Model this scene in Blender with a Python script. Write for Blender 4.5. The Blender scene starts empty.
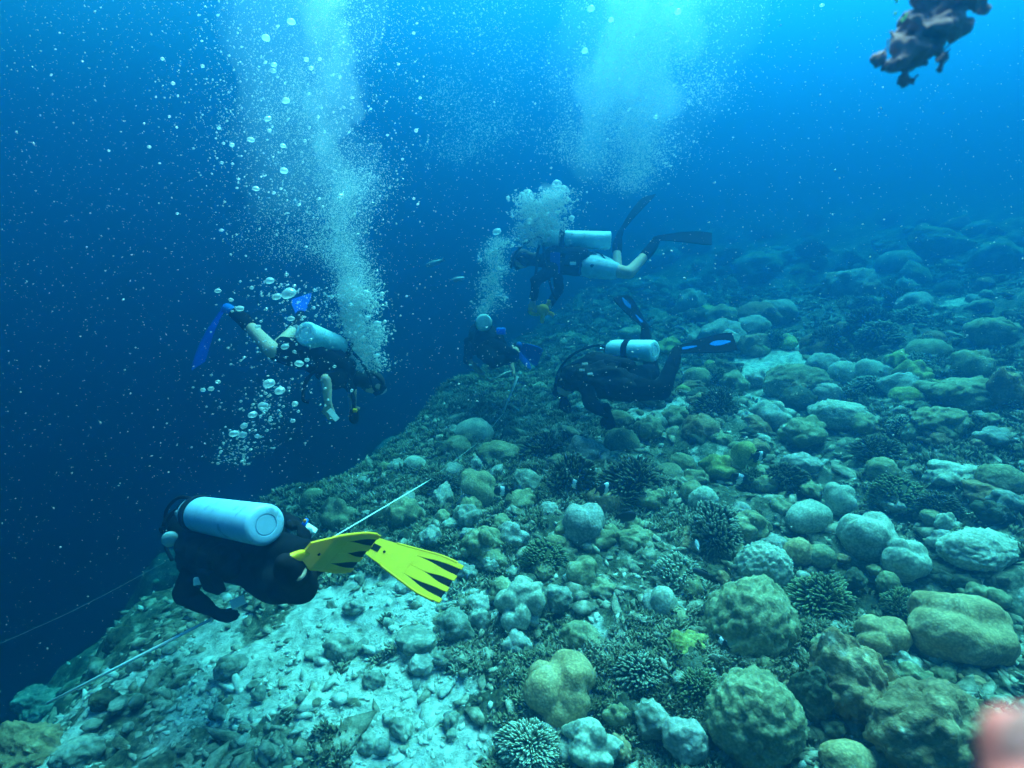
import bpy, bmesh, math, random
import numpy as np
from mathutils import Vector, Matrix, Quaternion

S = bpy.context.scene
C = S.collection
R = math.radians
rnd = random.Random(7)
rng = np.random.default_rng(7)

# ------------------------------------------------------------------ camera
PITCH = 18.0
FPX = 559.0
cd = bpy.data.cameras.new("camera")
cam = bpy.data.objects.new("camera", cd); C.objects.link(cam)
cam.location = (0, 0, 0)
cam.rotation_euler = (R(90 - PITCH), 0, 0)
cd.sensor_width = 36.0
cd.lens = 36.0 * FPX / 1024.0
cd.clip_start = 0.02
cd.clip_end = 400
cd.dof.use_dof = True
cd.dof.focus_distance = 3.6
cd.dof.aperture_fstop = 3.4
S.camera = cam

# ------------------------------------------------------------------ sky and sun (above the water)
SUN_ELEV, SUN_AZ = 62.0, 30.0           # azimuth clockwise from +Y (view direction)
w = bpy.data.worlds.new("World"); S.world = w; w.use_nodes = True
nt = w.node_tree; nt.nodes.clear()
out = nt.nodes.new('ShaderNodeOutputWorld'); bg = nt.nodes.new('ShaderNodeBackground')
sky = nt.nodes.new('ShaderNodeTexSky'); sky.sky_type = 'NISHITA'; sky.sun_disc = False
sky.sun_elevation = R(SUN_ELEV); sky.sun_rotation = R(SUN_AZ)
bg.inputs[1].default_value = 0.05
nt.links.new(sky.outputs[0], bg.inputs[0]); nt.links.new(bg.outputs[0], out.inputs[0])
sl = bpy.data.lights.new("sun", 'SUN'); sl.energy = 5.0; sl.angle = R(40.0); sl.color = (1.0, 0.97, 0.9)
so = bpy.data.objects.new("sun", sl); C.objects.link(so)
sd = Vector((math.sin(R(SUN_AZ)) * math.cos(R(SUN_ELEV)), math.cos(R(SUN_AZ)) * math.cos(R(SUN_ELEV)), math.sin(R(SUN_ELEV))))
so.rotation_euler = (-sd).to_track_quat('-Z', 'Y').to_euler()

# ------------------------------------------------------------------ view
S.view_settings.view_transform = 'Standard'; S.view_settings.look = 'None'
S.view_settings.exposure = 3.55; S.view_settings.gamma = 1.0; S.view_settings.use_curve_mapping = False
cy = S.cycles
cy.max_bounces = 6; cy.diffuse_bounces = 2; cy.glossy_bounces = 2; cy.transmission_bounces = 3
cy.volume_bounces = 3; cy.transparent_max_bounces = 24
cy.use_denoising = True
cy.sample_clamp_indirect = 4.0
cy.caustics_reflective = False; cy.caustics_refractive = False

# ------------------------------------------------------------------ the water body: one closed volume round everything
WATER_TOP, WATER_HALF, WATER_BOTTOM = 4.6, 60.0, -31.0
SCATTER = (0.0015, 0.0270, 0.063)
ABSORB = (0.36, 0.155, 0.130)
def haze_material():
    m = bpy.data.materials.new("sea_water"); m.use_nodes = True
    n = m.node_tree; n.nodes.clear()
    o = n.nodes.new('ShaderNodeOutputMaterial'); v = n.nodes.new('ShaderNodeVolumePrincipled')
    # scattering and absorption per metre, written as the node's colours
    D = max(a + b for a, b in zip(SCATTER, ABSORB))
    col = [a / D for a in SCATTER]
    ab = [(1 - min(1.0, b / (D * (1 - c)))) ** 2 for b, c in zip(ABSORB, col)]
    v.inputs['Density'].default_value = D
    v.inputs['Color'].default_value = (*col, 1)
    v.inputs['Absorption Color'].default_value = (*ab, 1)
    v.inputs['Anisotropy'].default_value = 0.80
    n.links.new(v.outputs[0], o.inputs['Volume'])
    return m
def haze_box():
    bm = bmesh.new(); bmesh.ops.create_cube(bm, size=1.0)
    for v in bm.verts:
        v.co = Vector((v.co.x * 2 * WATER_HALF, v.co.y * 2 * WATER_HALF, WATER_TOP if v.co.z > 0 else WATER_BOTTOM))
    me = bpy.data.meshes.new("haze"); bm.to_mesh(me); bm.free()
    me.materials.append(haze_material())
    o = bpy.data.objects.new("haze", me); C.objects.link(o); o["kind"] = "stuff"
    o["label"] = "clear blue sea water that fades the far reef"
haze_box()

# ------------------------------------------------------------------ noise (vectorised)
def _hash(ix, iy, iz, seed):
    h = (ix.astype(np.int64) * 374761393 + iy.astype(np.int64) * 668265263 + iz.astype(np.int64) * 2147483647 + seed * 974634777) & 0xFFFFFFFF
    h = ((h ^ (h >> 13)) * 1274126177) & 0xFFFFFFFF
    h = ((h ^ (h >> 16)) * 2246822519) & 0xFFFFFFFF
    return ((h ^ (h >> 15)) & 0xFFFFFF) / float(0xFFFFFF)
def vnoise(p, seed=0):
    p = np.asarray(p, float); i = np.floor(p).astype(np.int64); f = p - i
    f = f * f * (3 - 2 * f); r = 0
    for dx in (0, 1):
        wx = f[..., 0] if dx else 1 - f[..., 0]
        for dy in (0, 1):
            wy = f[..., 1] if dy else 1 - f[..., 1]
            for dz in (0, 1):
                wz = f[..., 2] if dz else 1 - f[..., 2]
                r = r + wx * wy * wz * _hash(i[..., 0] + dx, i[..., 1] + dy, i[..., 2] + dz, seed)
    return r * 2 - 1
def fbm(p, octs=4, seed=0, gain=0.5):
    a, s, r = 1.0, 1.0, 0
    for k in range(octs):
        r = r + a * vnoise(np.asarray(p) * s + 17.3 * k, seed + k); a *= gain; s *= 2.03
    return r
def worley(p, seed=0, flat=False):
    """distance to the nearest and second nearest feature point"""
    p = np.asarray(p, float); i = np.floor(p).astype(np.int64)
    d1 = np.full(p.shape[:-1], 9.0); d2 = d1.copy()
    for dx in (-1, 0, 1):
        for dy in (-1, 0, 1):
            for dz in ((0,) if flat else (-1, 0, 1)):
                c = (i[..., 0] + dx, i[..., 1] + dy, i[..., 2] + dz)
                q = np.stack([c[0] + _hash(*c, seed), c[1] + _hash(*c, seed + 5), c[2] + (0 if flat else 1) * _hash(*c, seed + 9)], -1)
                v = p - q
                if flat: v = v[..., :2]
                d = np.sqrt((v * v).sum(-1))
                d2 = np.where(d < d1, d1, np.minimum(d2, d)); d1 = np.minimum(d1, d)
    return d1, d2
def sstep(a, b, x):
    t = np.clip((x - a) / (b - a), 0, 1); return t * t * (3 - 2 * t)

# ------------------------------------------------------------------ from a pixel of the photograph to a direction / a point
_cp, _sp = math.cos(R(PITCH)), math.sin(R(PITCH))
def ray(px, py):
    u = (px - 512.0) / FPX; v = -(py - 384.0) / FPX
    return np.array([u, _cp + v * _sp, -_sp + v * _cp])        # depth (along the view) = 1
def at(px, py, d):
    return Vector(ray(px, py) * d)

# ------------------------------------------------------------------ the reef slope
EDGE_Y = np.array([-60., 0., 2.3, 4.9, 7.3, 11., 17., 40., 70.])
EDGE_X = np.array([-20., -2.6, -2.1, -1.7, -.7, 1.3, 4.4, 16., 30.])
def height(x, y, detail=True):
    x = np.asarray(x, float); y = np.asarray(y, float)
    P = np.stack([x, y, np.zeros_like(x)], -1)
    wob = (0.5 + .7 * sstep(4, 9, y)) * vnoise(P * 0.42, 3) + .45 * vnoise(P * 1.3, 4)
    e = np.interp(y, EDGE_Y, EDGE_X) + wob
    d = e - x
    up = np.clip(x, -4, 60)
    z = -2.22 + 0.115 * up + 0.05 * np.clip(x - 3, 0, 60) + 0.012 * np.clip(y - 6, 0, 30)
    z = z + 0.10 * np.clip(y - 2.6, -2.5, 0) * 0.5
    dd = np.clip(d + .3, 0, None)
    sl_ = .88 + .12 * sstep(2.9, 8.0, y)
    z = z - np.where(dd > 0, sl_ * dd * dd / (dd + 1.9), 0)
    far = sstep(5, 14, np.hypot(x, y))
    z = z + 0.13 * fbm(P * 0.55, 3, 11) * (1 + 1.6 * far)
    if detail:
        rough = 1 - 0.65 * sandmask(x, y)
        z = z + rough * (0.065 * fbm(P * 2.3, 3, 21) + 0.045 * (0.5 - worley(P * 5.0, 31, True)[0]) + 0.028 * (0.5 - worley(P * 12.0, 33, True)[0]) + 0.012 * (0.5 - worley(P * 27.0, 35, True)[0]))
        z = z + 0.012 * fbm(P * 17, 2, 41)
    return np.maximum(z, -29.5)
SAND = []       # (x, y, rx, ry, strength) filled below
def sandmask(x, y):
    x = np.asarray(x, float); y = np.asarray(y, float)
    P = np.stack([x, y, np.zeros_like(x)], -1)
    m = np.zeros_like(x)
    for (sx, sy, rx, ry, s) in SAND:
        m = np.maximum(m, s * np.exp(-(((x - sx) / rx) ** 2 + ((y - sy) / ry) ** 2)))
    n = fbm(P * 2.1, 4, 55, .6)
    return sstep(.34, 1.0, m + 0.55 * n + .10 * fbm(P * 11, 3, 57))
def ground(px, py, detail=False):
    """where the pixel's ray meets the reef slope"""
    r = ray(px, py)
    t = np.geomspace(0.8, 60, 1500)
    p = r[None, :] * t[:, None]
    h = height(p[:, 0], p[:, 1], detail)
    below = np.nonzero(p[:, 2] < h)[0]
    k = below[0] if len(below) else len(t) - 1
    q = p[k]
    return Vector((q[0], q[1], float(h[k]))), float(t[k])
def add_sand(px, py, wpx, hpx, s=1.0):
    g, t = ground(px, py)
    a, _ = ground(px, py + hpx / 2); b, _ = ground(px, py - hpx / 2)
    SAND.append((g.x, g.y, wpx / 2 * t / FPX, max(abs(b.y - a.y) / 2, .1), s))
for a in [(300, 700, 330, 200, 1.0), (420, 760, 240, 110, 1.0), (150, 700, 240, 110, .72), (330, 610, 200, 60, .8), (200, 655, 160, 60, .75), (50, 650, 160, 50, .75), (450, 690, 120, 60, .9),
          (780, 355, 120, 50, .9), (730, 385, 90, 40, .7), (600, 530, 50, 40, .6), (570, 500, 60, 40, .6),
          (850, 330, 150, 30, .7), (640, 400, 60, 20, .9), (560, 480, 50, 30, .6), (760, 270, 60, 16, .8), (960, 300, 120, 20, .5), (700, 405, 120, 24, .6), (850, 352, 120, 22, .7), (520, 560, 60, 26, .5), (600, 640, 50, 30, .4), (560, 425, 40, 26, .5), (40, 740, 120, 60, .5)]:
    add_sand(*a)

# ------------------------------------------------------------------ materials
MATS = {}
def nodes_of(name, rough=0.8, spec=0.2):
    m = bpy.data.materials.new(name); m.use_nodes = True; n = m.node_tree
    b = n.nodes['Principled BSDF']; b.inputs['Roughness'].default_value = rough
    b.inputs['Specular IOR Level'].default_value = spec
    return m, n, b
def ramp(n, fac, stops):
    r = n.nodes.new('ShaderNodeValToRGB'); el = r.color_ramp.elements
    while len(el) < len(stops): el.new(0.5)
    for e, (p, c) in zip(el, stops): e.position = p; e.color = (*c, 1)
    n.links.new(fac, r.inputs[0]); return r.outputs[0]
def tex_noise(n, co, scale, detail=4, rough=.6):
    t = n.nodes.new('ShaderNodeTexNoise'); t.inputs['Scale'].default_value = scale
    t.inputs['Detail'].default_value = detail; t.inputs['Roughness'].default_value = rough
    if co is not None: n.links.new(co, t.inputs['Vector'])
    return t.outputs['Fac']
def tex_voronoi(n, co, scale, feature='F1'):
    t = n.nodes.new('ShaderNodeTexVoronoi'); t.feature = feature; t.inputs['Scale'].default_value = scale
    n.links.new(co, t.inputs['Vector']); return t.outputs['Distance']
def mixc(n, fac, a, b, mode='MIX'):
    x = n.nodes.new('ShaderNodeMix'); x.data_type = 'RGBA'; x.blend_type = mode
    for s, v in ((x.inputs[0], fac), (x.inputs[6], a), (x.inputs[7], b)):
        if isinstance(v, (int, float)): s.default_value = v
        elif isinstance(v, tuple): s.default_value = (*v, 1)
        else: n.links.new(v, s)
    return x.outputs[2]
def bump(n, b, h, strength, dist=0.01):
    u = n.nodes.new('ShaderNodeBump'); u.inputs['Strength'].default_value = strength; u.inputs['Distance'].default_value = dist
    n.links.new(h, u.inputs['Height']); n.links.new(u.outputs[0], b.inputs['Normal'])
def math_(n, op, a, b):
    x = n.nodes.new('ShaderNodeMath'); x.operation = op
    for s, v in ((x.inputs[0], a), (x.inputs[1], b)):
        if isinstance(v, (int, float)): s.default_value = v
        else: n.links.new(v, s)
    return x.outputs[0]
def geopos(n): return n.nodes.new('ShaderNodeNewGeometry').outputs['Position']
def objco(n): return n.nodes.new('ShaderNodeTexCoord').outputs['Object']
def attr(n, name):
    a = n.nodes.new('ShaderNodeAttribute'); a.attribute_name = name; return a

def ground_mat():
    m, n, b = nodes_of("reef_ground", .9, .1)
    p = geopos(n)
    rock = ramp(n, tex_noise(n, p, 4.0, 9, .72), [(.32, (.025, .03, .02)), (.44, (.08, .085, .055)), (.54, (.20, .20, .14)), (.66, (.44, .42, .33))])
    speck = ramp(n, tex_voronoi(n, p, 42), [(.0, (.9, .9, .9)), (.28, (.62, .62, .62)), (.6, (.25, .27, .25))])
    rock = mixc(n, .75, rock, speck, 'MULTIPLY'); 
    rock = mixc(n, 1.0, rock, (1.6, 1.6, 1.6), 'MULTIPLY')
    sand = ramp(n, tex_noise(n, p, 16, 6, .7), [(.30, (.20, .22, .17)), (.43, (.42, .44, .38)), (.55, (.68, .69, .63)), (.70, (.84, .84, .79))])
    s = attr(n, 'sand').outputs['Fac']
    s2 = math_(n, 'ADD', s, math_(n, 'MULTIPLY', math_(n, 'SUBTRACT', tex_noise(n, p, 12, 7, .75), .5), 1.7))
    c = mixc(n, ramp(n, s2, [(.36, (0, 0, 0)), (.64, (1, 1, 1))]), rock, sand)
    n.links.new(c, b.inputs['Base Color'])
    bump(n, b, tex_noise(n, p, 45, 8, .75), .95, .03)
    return m

def mesh_obj(name, verts, faces, mat=None, parent=None, smooth=True, quads=None):
    """mesh from arrays; faces an (n,k) int array"""
    me = bpy.data.meshes.new(name)
    verts = np.asarray(verts, np.float32); faces = np.asarray(faces, np.int32)
    k = faces.shape[1]
    me.vertices.add(len(verts)); me.vertices.foreach_set('co', verts.ravel())
    me.loops.add(faces.size); me.loops.foreach_set('vertex_index', faces.ravel())
    me.polygons.add(len(faces)); me.polygons.foreach_set('loop_start', np.arange(0, faces.size, k, dtype=np.int32))
    me.polygons.foreach_set('loop_total', np.full(len(faces), k, np.int32))
    me.polygons.foreach_set('use_smooth', np.full(len(faces), smooth, bool))
    me.update(calc_edges=True)
    if mat: me.materials.append(mat)
    o = bpy.data.objects.new(name, me); C.objects.link(o)
    if parent: o.parent = parent
    return o
def tag(o, label=None, cat=None, group=None, kind=None):
    if label: o["label"] = label
    if cat: o["category"] = cat
    if group: o["group"] = group
    if kind: o["kind"] = kind
    return o

def build_ground():
    az = np.concatenate([np.linspace(-180, -62, 40, endpoint=False), np.linspace(-62, 62, 700), np.linspace(62, 180, 41)[1:-1]])
    rr = np.concatenate([[0.02, .4, .8, 1.1], np.geomspace(1.3, 14, 400), np.geomspace(14, 57, 70)[1:]])
    A, Rr = np.meshgrid(np.radians(az), rr)
    X = Rr * np.sin(A); Y = Rr * np.cos(A)
    Z = height(X, Y)
    V = np.stack([X, Y, Z], -1).reshape(-1, 3)
    nr, na = X.shape
    i = np.arange(nr - 1)[:, None] * na; j = np.arange(na)[None, :]; j2 = (j + 1) % na
    F = np.stack([i + j, i + j2, i + na + j2, i + na + j], -1).reshape(-1, 4)[:, ::-1]
    o = mesh_obj("reef_slope", V, F, ground_mat())
    a = o.data.attributes.new('sand', 'FLOAT', 'POINT'); a.data.foreach_set('value', sandmask(X, Y).ravel().astype(np.float32))
    tag(o, "sloping reef bed of sand and rock falling to deep water at left", kind="structure")
build_ground()

# ------------------------------------------------------------------ corals
def coral_mat(name, dark, mid, light, scale=60., bumpy=.5, rough=.85, blotch=3.0):
    m, n, b = nodes_of(name, rough, .15)
    p = geopos(n)
    base = ramp(n, tex_noise(n, p, blotch * 2.2, 6, .68), [(.34, dark), (.5, mid), (.66, light)])
    crust = ramp(n, tex_noise(n, p, 6.5, 7, .72), [(.58, (0, 0, 0)), (.64, (1, 1, 1))])
    base = mixc(n, math_(n, 'MULTIPLY', crust, .15 if 'pale' in name or 'tan' in name else .6), base, ramp(n, tex_noise(n, p, 19, 4, .6), [(.4, (.10, .09, .06)), (.5, (.30, .27, .20)), (.62, (.60, .57, .50))]))
    pol = ramp(n, tex_voronoi(n, p, scale), [(.0, (1.25, 1.25, 1.2)), (.35, (.95, .95, .95)), (.75, (.5, .52, .5))])
    c = mixc(n, .7, base, pol, 'MULTIPLY')
    spots = ramp(n, tex_noise(n, p, 22, 3, .6), [(.62, (0, 0, 0)), (.72, (1, 1, 1))])
    c = mixc(n, math_(n, 'MULTIPLY', spots, .35), c, (.06, .07, .045))
    n.links.new(c, b.inputs['Base Color'])
    h = math_(n, 'ADD', math_(n, 'MULTIPLY', tex_voronoi(n, p, scale), -.6), tex_noise(n, p, scale * 1.4, 3, .6))
    bump(n, b, h, bumpy, .008)
    return m
CM = {
 'tan':   coral_mat("tan_coral", (.30, .19, .10), (.46, .31, .16), (.58, .42, .25), 75, .35),
 'green': coral_mat("green_coral", (.19, .17, .095), (.31, .28, .16), (.44, .40, .25), 60, .5),
 'pale':  coral_mat("pale_coral", (.28, .30, .24), (.44, .45, .36), (.58, .58, .48), 70, .35),
 'grey':  coral_mat("grey_coral", (.22, .22, .19), (.36, .36, .32), (.50, .49, .43), 55, .5),
 'yellow': coral_mat("yellow_coral", (.26, .24, .07), (.40, .37, .12), (.52, .48, .20), 60, .5),
 'brown': coral_mat("brown_coral", (.18, .11, .06), (.31, .20, .11), (.47, .33, .19), 48, .8),
 'dark':  coral_mat("dark_coral", (.03, .035, .025), (.07, .075, .05), (.13, .13, .09), 50, .8),
 'rock':  coral_mat("dead_coral_rock", (.12, .13, .10), (.27, .28, .23), (.47, .47, .40), 35, .9, blotch=5),
}
_ico = {}
def ico(n):
    if n not in _ico:
        bm = bmesh.new(); bmesh.ops.create_icosphere(bm, subdivisions=n, radius=1.0)
        _ico[n] = (np.array([v.co[:] for v in bm.verts]), np.array([[v.index for v in f.verts] for f in bm.faces]))
        bm.free()
    v, f = _ico[n]; return v.copy(), f
def lobes_union(u, cs, rs, sharp=14.0):
    """radius along each direction u of a union of balls, smoothly joined"""
    dots = u @ cs.T
    disc = rs[None] ** 2 - (cs ** 2).sum(1)[None] + dots ** 2
    r = np.where(disc > 0, dots + np.sqrt(np.maximum(disc, 0)), 0)
    r = np.maximum(r, 0.0)
    return np.log(np.exp(sharp * r).sum(1)) / sharp
def coral_shape(kind, seed, sub):
    """unit coral: radius about 1, standing on z = 0"""
    u, f = ico(sub); g = np.random.default_rng(seed); o = g.uniform(-50, 50, 3)
    if kind == 'smooth':
        r = 1 + .10 * fbm(u * 1.2 + o, 3, seed) + .02 * (.5 - worley(u * 7 + o, seed)[0])
        v = u * r[:, None]
    elif kind == 'boulder':
        n = 8
        a = np.arange(n) * 2.4 + g.uniform(0, 6); el = g.uniform(.05, 1.25, n)
        cs = np.stack([np.cos(a) * np.cos(el), np.sin(a) * np.cos(el), np.sin(el)], -1)
        cs *= g.uniform(.44, .62, (n, 1)); rs = g.uniform(.36, .52, n)
        cs = np.vstack([cs, [[0, 0, -.1]]]); rs = np.append(rs, .74)
        r = lobes_union(u, cs, rs, 30)
        v = u * r[:, None]
        v *= (1 + .05 * fbm(v * 2.2 + o, 3, seed) + .03 * (.5 - worley(v * 6 + o, seed)[0]) + .012 * fbm(v * 14 + o, 2, seed))[:, None]
    elif kind == 'bumpy':
        v = u * (1 + .10 * fbm(u * 1.2 + o, 2, seed))[:, None]
        d = worley(v * (1 + .03 * fbm(v * 3 + o, 2, seed + 3))[:, None] * 6.6 + o, seed)[0]
        v *= (1 + .15 * (.5 - d * d * 1.5) + .01 * fbm(v * 12 + o, 2, seed))[:, None]
    elif kind == 'knobby':
        n = 34
        cs = g.normal(size=(n, 3)); cs /= np.linalg.norm(cs, axis=1)[:, None]; cs[:, 2] = np.abs(cs[:, 2]) - .15
        cs *= g.uniform(.5, .82, (n, 1)); rs = g.uniform(.16, .30, n)
        cs = np.vstack([cs, [[0, 0, 0]]]); rs = np.append(rs, .66)
        r = lobes_union(u, cs, rs, 26)
        v = u * r[:, None]
        v *= (1 + .05 * (.5 - worley(v * 7 + o, seed)[0]) + .04 * fbm(v * 5 + o, 3, seed))[:, None]
    elif kind == 'ridged':
        v = u * (1 + .12 * fbm(u * 1.1 + o, 2, seed))[:, None]
        q = v * np.array([7.5, 3.2, 4.0])
        d1, d2 = worley(q + o, seed)
        v *= (1 + .16 * np.sqrt(np.clip(d2 - d1, 0, 1)) - .06)[:, None]
    elif kind == 'rugged':
        r = 1 + .22 * fbm(u * 1.6 + o, 4, seed)
        d1, d2 = worley(u * 3.4 + o, seed)
        r += .22 * (.5 - d1) + .05 * fbm(u * 8 + o, 3, seed)
        v = u * r[:, None]
    elif kind == 'slab':
        r = 1 + .18 * fbm(u * 1.5 + o, 4, seed) + .12 * (.5 - worley(u * 2.5 + o, seed)[0])
        v = u * r[:, None]; v[:, 2] = np.clip(v[:, 2], -.5, .55) * .7
    # an uneven outline
    q_ = v * 1.15 + o
    v = v + {'bumpy': .06, 'smooth': .10, 'boulder': .09, 'knobby': .10}.get(kind, .15) * np.stack([fbm(q_, 3, seed + 61), fbm(q_ + 31, 3, seed + 62), .7 * fbm(q_ + 67, 3, seed + 63)], -1) * (.6 if kind == 'smooth' else 1)
    v *= (1 + {'bumpy': .006, 'smooth': .008, 'boulder': .010}.get(kind, .02) * fbm(v * 9 + o, 3, seed + 8))[:, None]
    # the foot draws in under the overhang
    z = v[:, 2]
    t = np.clip(-z / .75, 0, 1)
    v[:, 0] *= 1 - .35 * t ** 1.5; v[:, 1] *= 1 - .35 * t ** 1.5
    v[:, 2] = np.where(z < -.7, -.7, z)
    return v, f
def branch_bush(seed, n, core='dark', rad=.13, sub=3):
    """a branching coral: a dark core closely set with short blunt fingers"""
    g = np.random.default_rng(seed)
    V, F, T = [], [], []
    u, f = ico(2); V.append(u * .74); F.append(f); T.append(np.zeros(len(u))); base = len(u)
    k = 5
    for i in range(n):
        ph = math.acos(1 - 1.25 * (i + .5) / n); th = i * 2.39996
        d = np.array([math.sin(ph) * math.cos(th), math.sin(ph) * math.sin(th), math.cos(ph)]) + g.normal(size=3) * .06
        d /= np.linalg.norm(d)
        a = np.cross(d, [.3, .5, .81]); a /= np.linalg.norm(a); b = np.cross(d, a)
        L = g.uniform(.90, 1.05); bend = g.normal(size=3) * .04
        prof = [(.6, rad * .55), (.84, rad * .62), (.95, rad * .70), (1.01, rad * .45)]
        ring = []
        for s, rr in prof:
            for q in range(k):
                t = 2 * math.pi * q / k
                ring.append(d * L * s + bend * s + (a * math.cos(t) + b * math.sin(t)) * rr)
        ring.append(d * L * 1.03 + bend)
        fs = []
        for r_ in range(len(prof) - 1):
            for q in range(k):
                A, B = r_ * k + q, r_ * k + (q + 1) % k
                fs += [[A, B, B + k], [A, B + k, A + k]]
        top = len(prof) * k
        for q in range(k): fs.append([top - k + q, top - k + (q + 1) % k, top])
        V.append(np.array(ring)); F.append(np.array(fs) + base); base += len(ring)
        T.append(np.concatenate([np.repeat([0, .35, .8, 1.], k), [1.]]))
    V = np.vstack(V); q_ = V * 1.3 + seed
    V = V + .20 * np.stack([fbm(q_, 2, seed), fbm(q_ + 31, 2, seed + 2), fbm(q_ + 67, 2, seed + 3)], -1)
    return V, np.vstack(F), np.concatenate(T)
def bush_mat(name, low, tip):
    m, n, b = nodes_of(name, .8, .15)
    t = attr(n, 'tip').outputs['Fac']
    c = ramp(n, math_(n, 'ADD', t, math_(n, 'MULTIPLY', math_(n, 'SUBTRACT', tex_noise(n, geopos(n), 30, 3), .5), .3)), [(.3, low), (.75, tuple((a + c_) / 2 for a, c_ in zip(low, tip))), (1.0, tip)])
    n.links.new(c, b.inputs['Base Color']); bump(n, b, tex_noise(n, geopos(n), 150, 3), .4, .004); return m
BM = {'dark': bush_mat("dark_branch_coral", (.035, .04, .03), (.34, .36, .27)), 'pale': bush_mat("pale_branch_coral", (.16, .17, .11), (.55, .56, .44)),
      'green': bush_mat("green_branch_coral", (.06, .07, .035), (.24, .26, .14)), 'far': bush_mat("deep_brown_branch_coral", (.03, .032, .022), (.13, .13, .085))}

_shape_cache = {}
def coral_mesh(kind, col, variant, sub):
    key = (kind, col, variant, sub)
    if key not in _shape_cache:
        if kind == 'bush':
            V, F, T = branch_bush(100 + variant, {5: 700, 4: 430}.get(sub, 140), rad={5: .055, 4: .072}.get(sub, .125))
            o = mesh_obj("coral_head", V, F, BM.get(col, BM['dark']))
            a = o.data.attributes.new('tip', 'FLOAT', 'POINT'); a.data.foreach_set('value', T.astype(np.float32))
        else:
            V, F = coral_shape(kind, 300 + variant * 7 + len(kind), sub)
            o = mesh_obj("coral_head", V, F, CM[col])
        _shape_cache[key] = o.data
        bpy.data.objects.remove(o)
    return _shape_cache[key]
NAMES = {'bush': "branching_coral", 'slab': "dead_coral_slab", 'rugged': "rugged_coral_mound", 'smooth': "dome_coral", 'boulder': "lobed_coral", 'bumpy': "boulder_coral", 'knobby': "knobby_coral", 'ridged': "ridged_coral"}
CATS = {'bush': "branching coral", 'slab': "rock", 'rugged': "coral mound"}
PLACED = []
def place_coral(px, py, w, h, kind, col, label, rot=0., tilt=0., group=None, variant=None, name=None, cat=None, lift=0.):
    g, t = ground(px, py + h * .36)
    W = w * t / FPX / 2; H = h * t / FPX / 2
    big = max(w, h)
    sub = 5 if big > 50 else 4 if big > 20 else 3
    me = coral_mesh(kind, col, (len(PLACED) % 6) if variant is None else variant, sub)
    o = bpy.data.objects.new(name or NAMES[kind], me); C.objects.link(o)
    o.rotation_euler = (tilt * .6, tilt, R(rot) if rot else rnd.uniform(-.5, .5))
    o.scale = (W, (W + H) / 2 * .92, H * 1.22)
    o.location = (g.x, g.y + H * .5, g.z + H * .30 + lift)
    tag(o, label, cat or CATS.get(kind, "coral"), group)
    PLACED.append((g.x, g.y, max(W, H), t))
    return o
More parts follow.
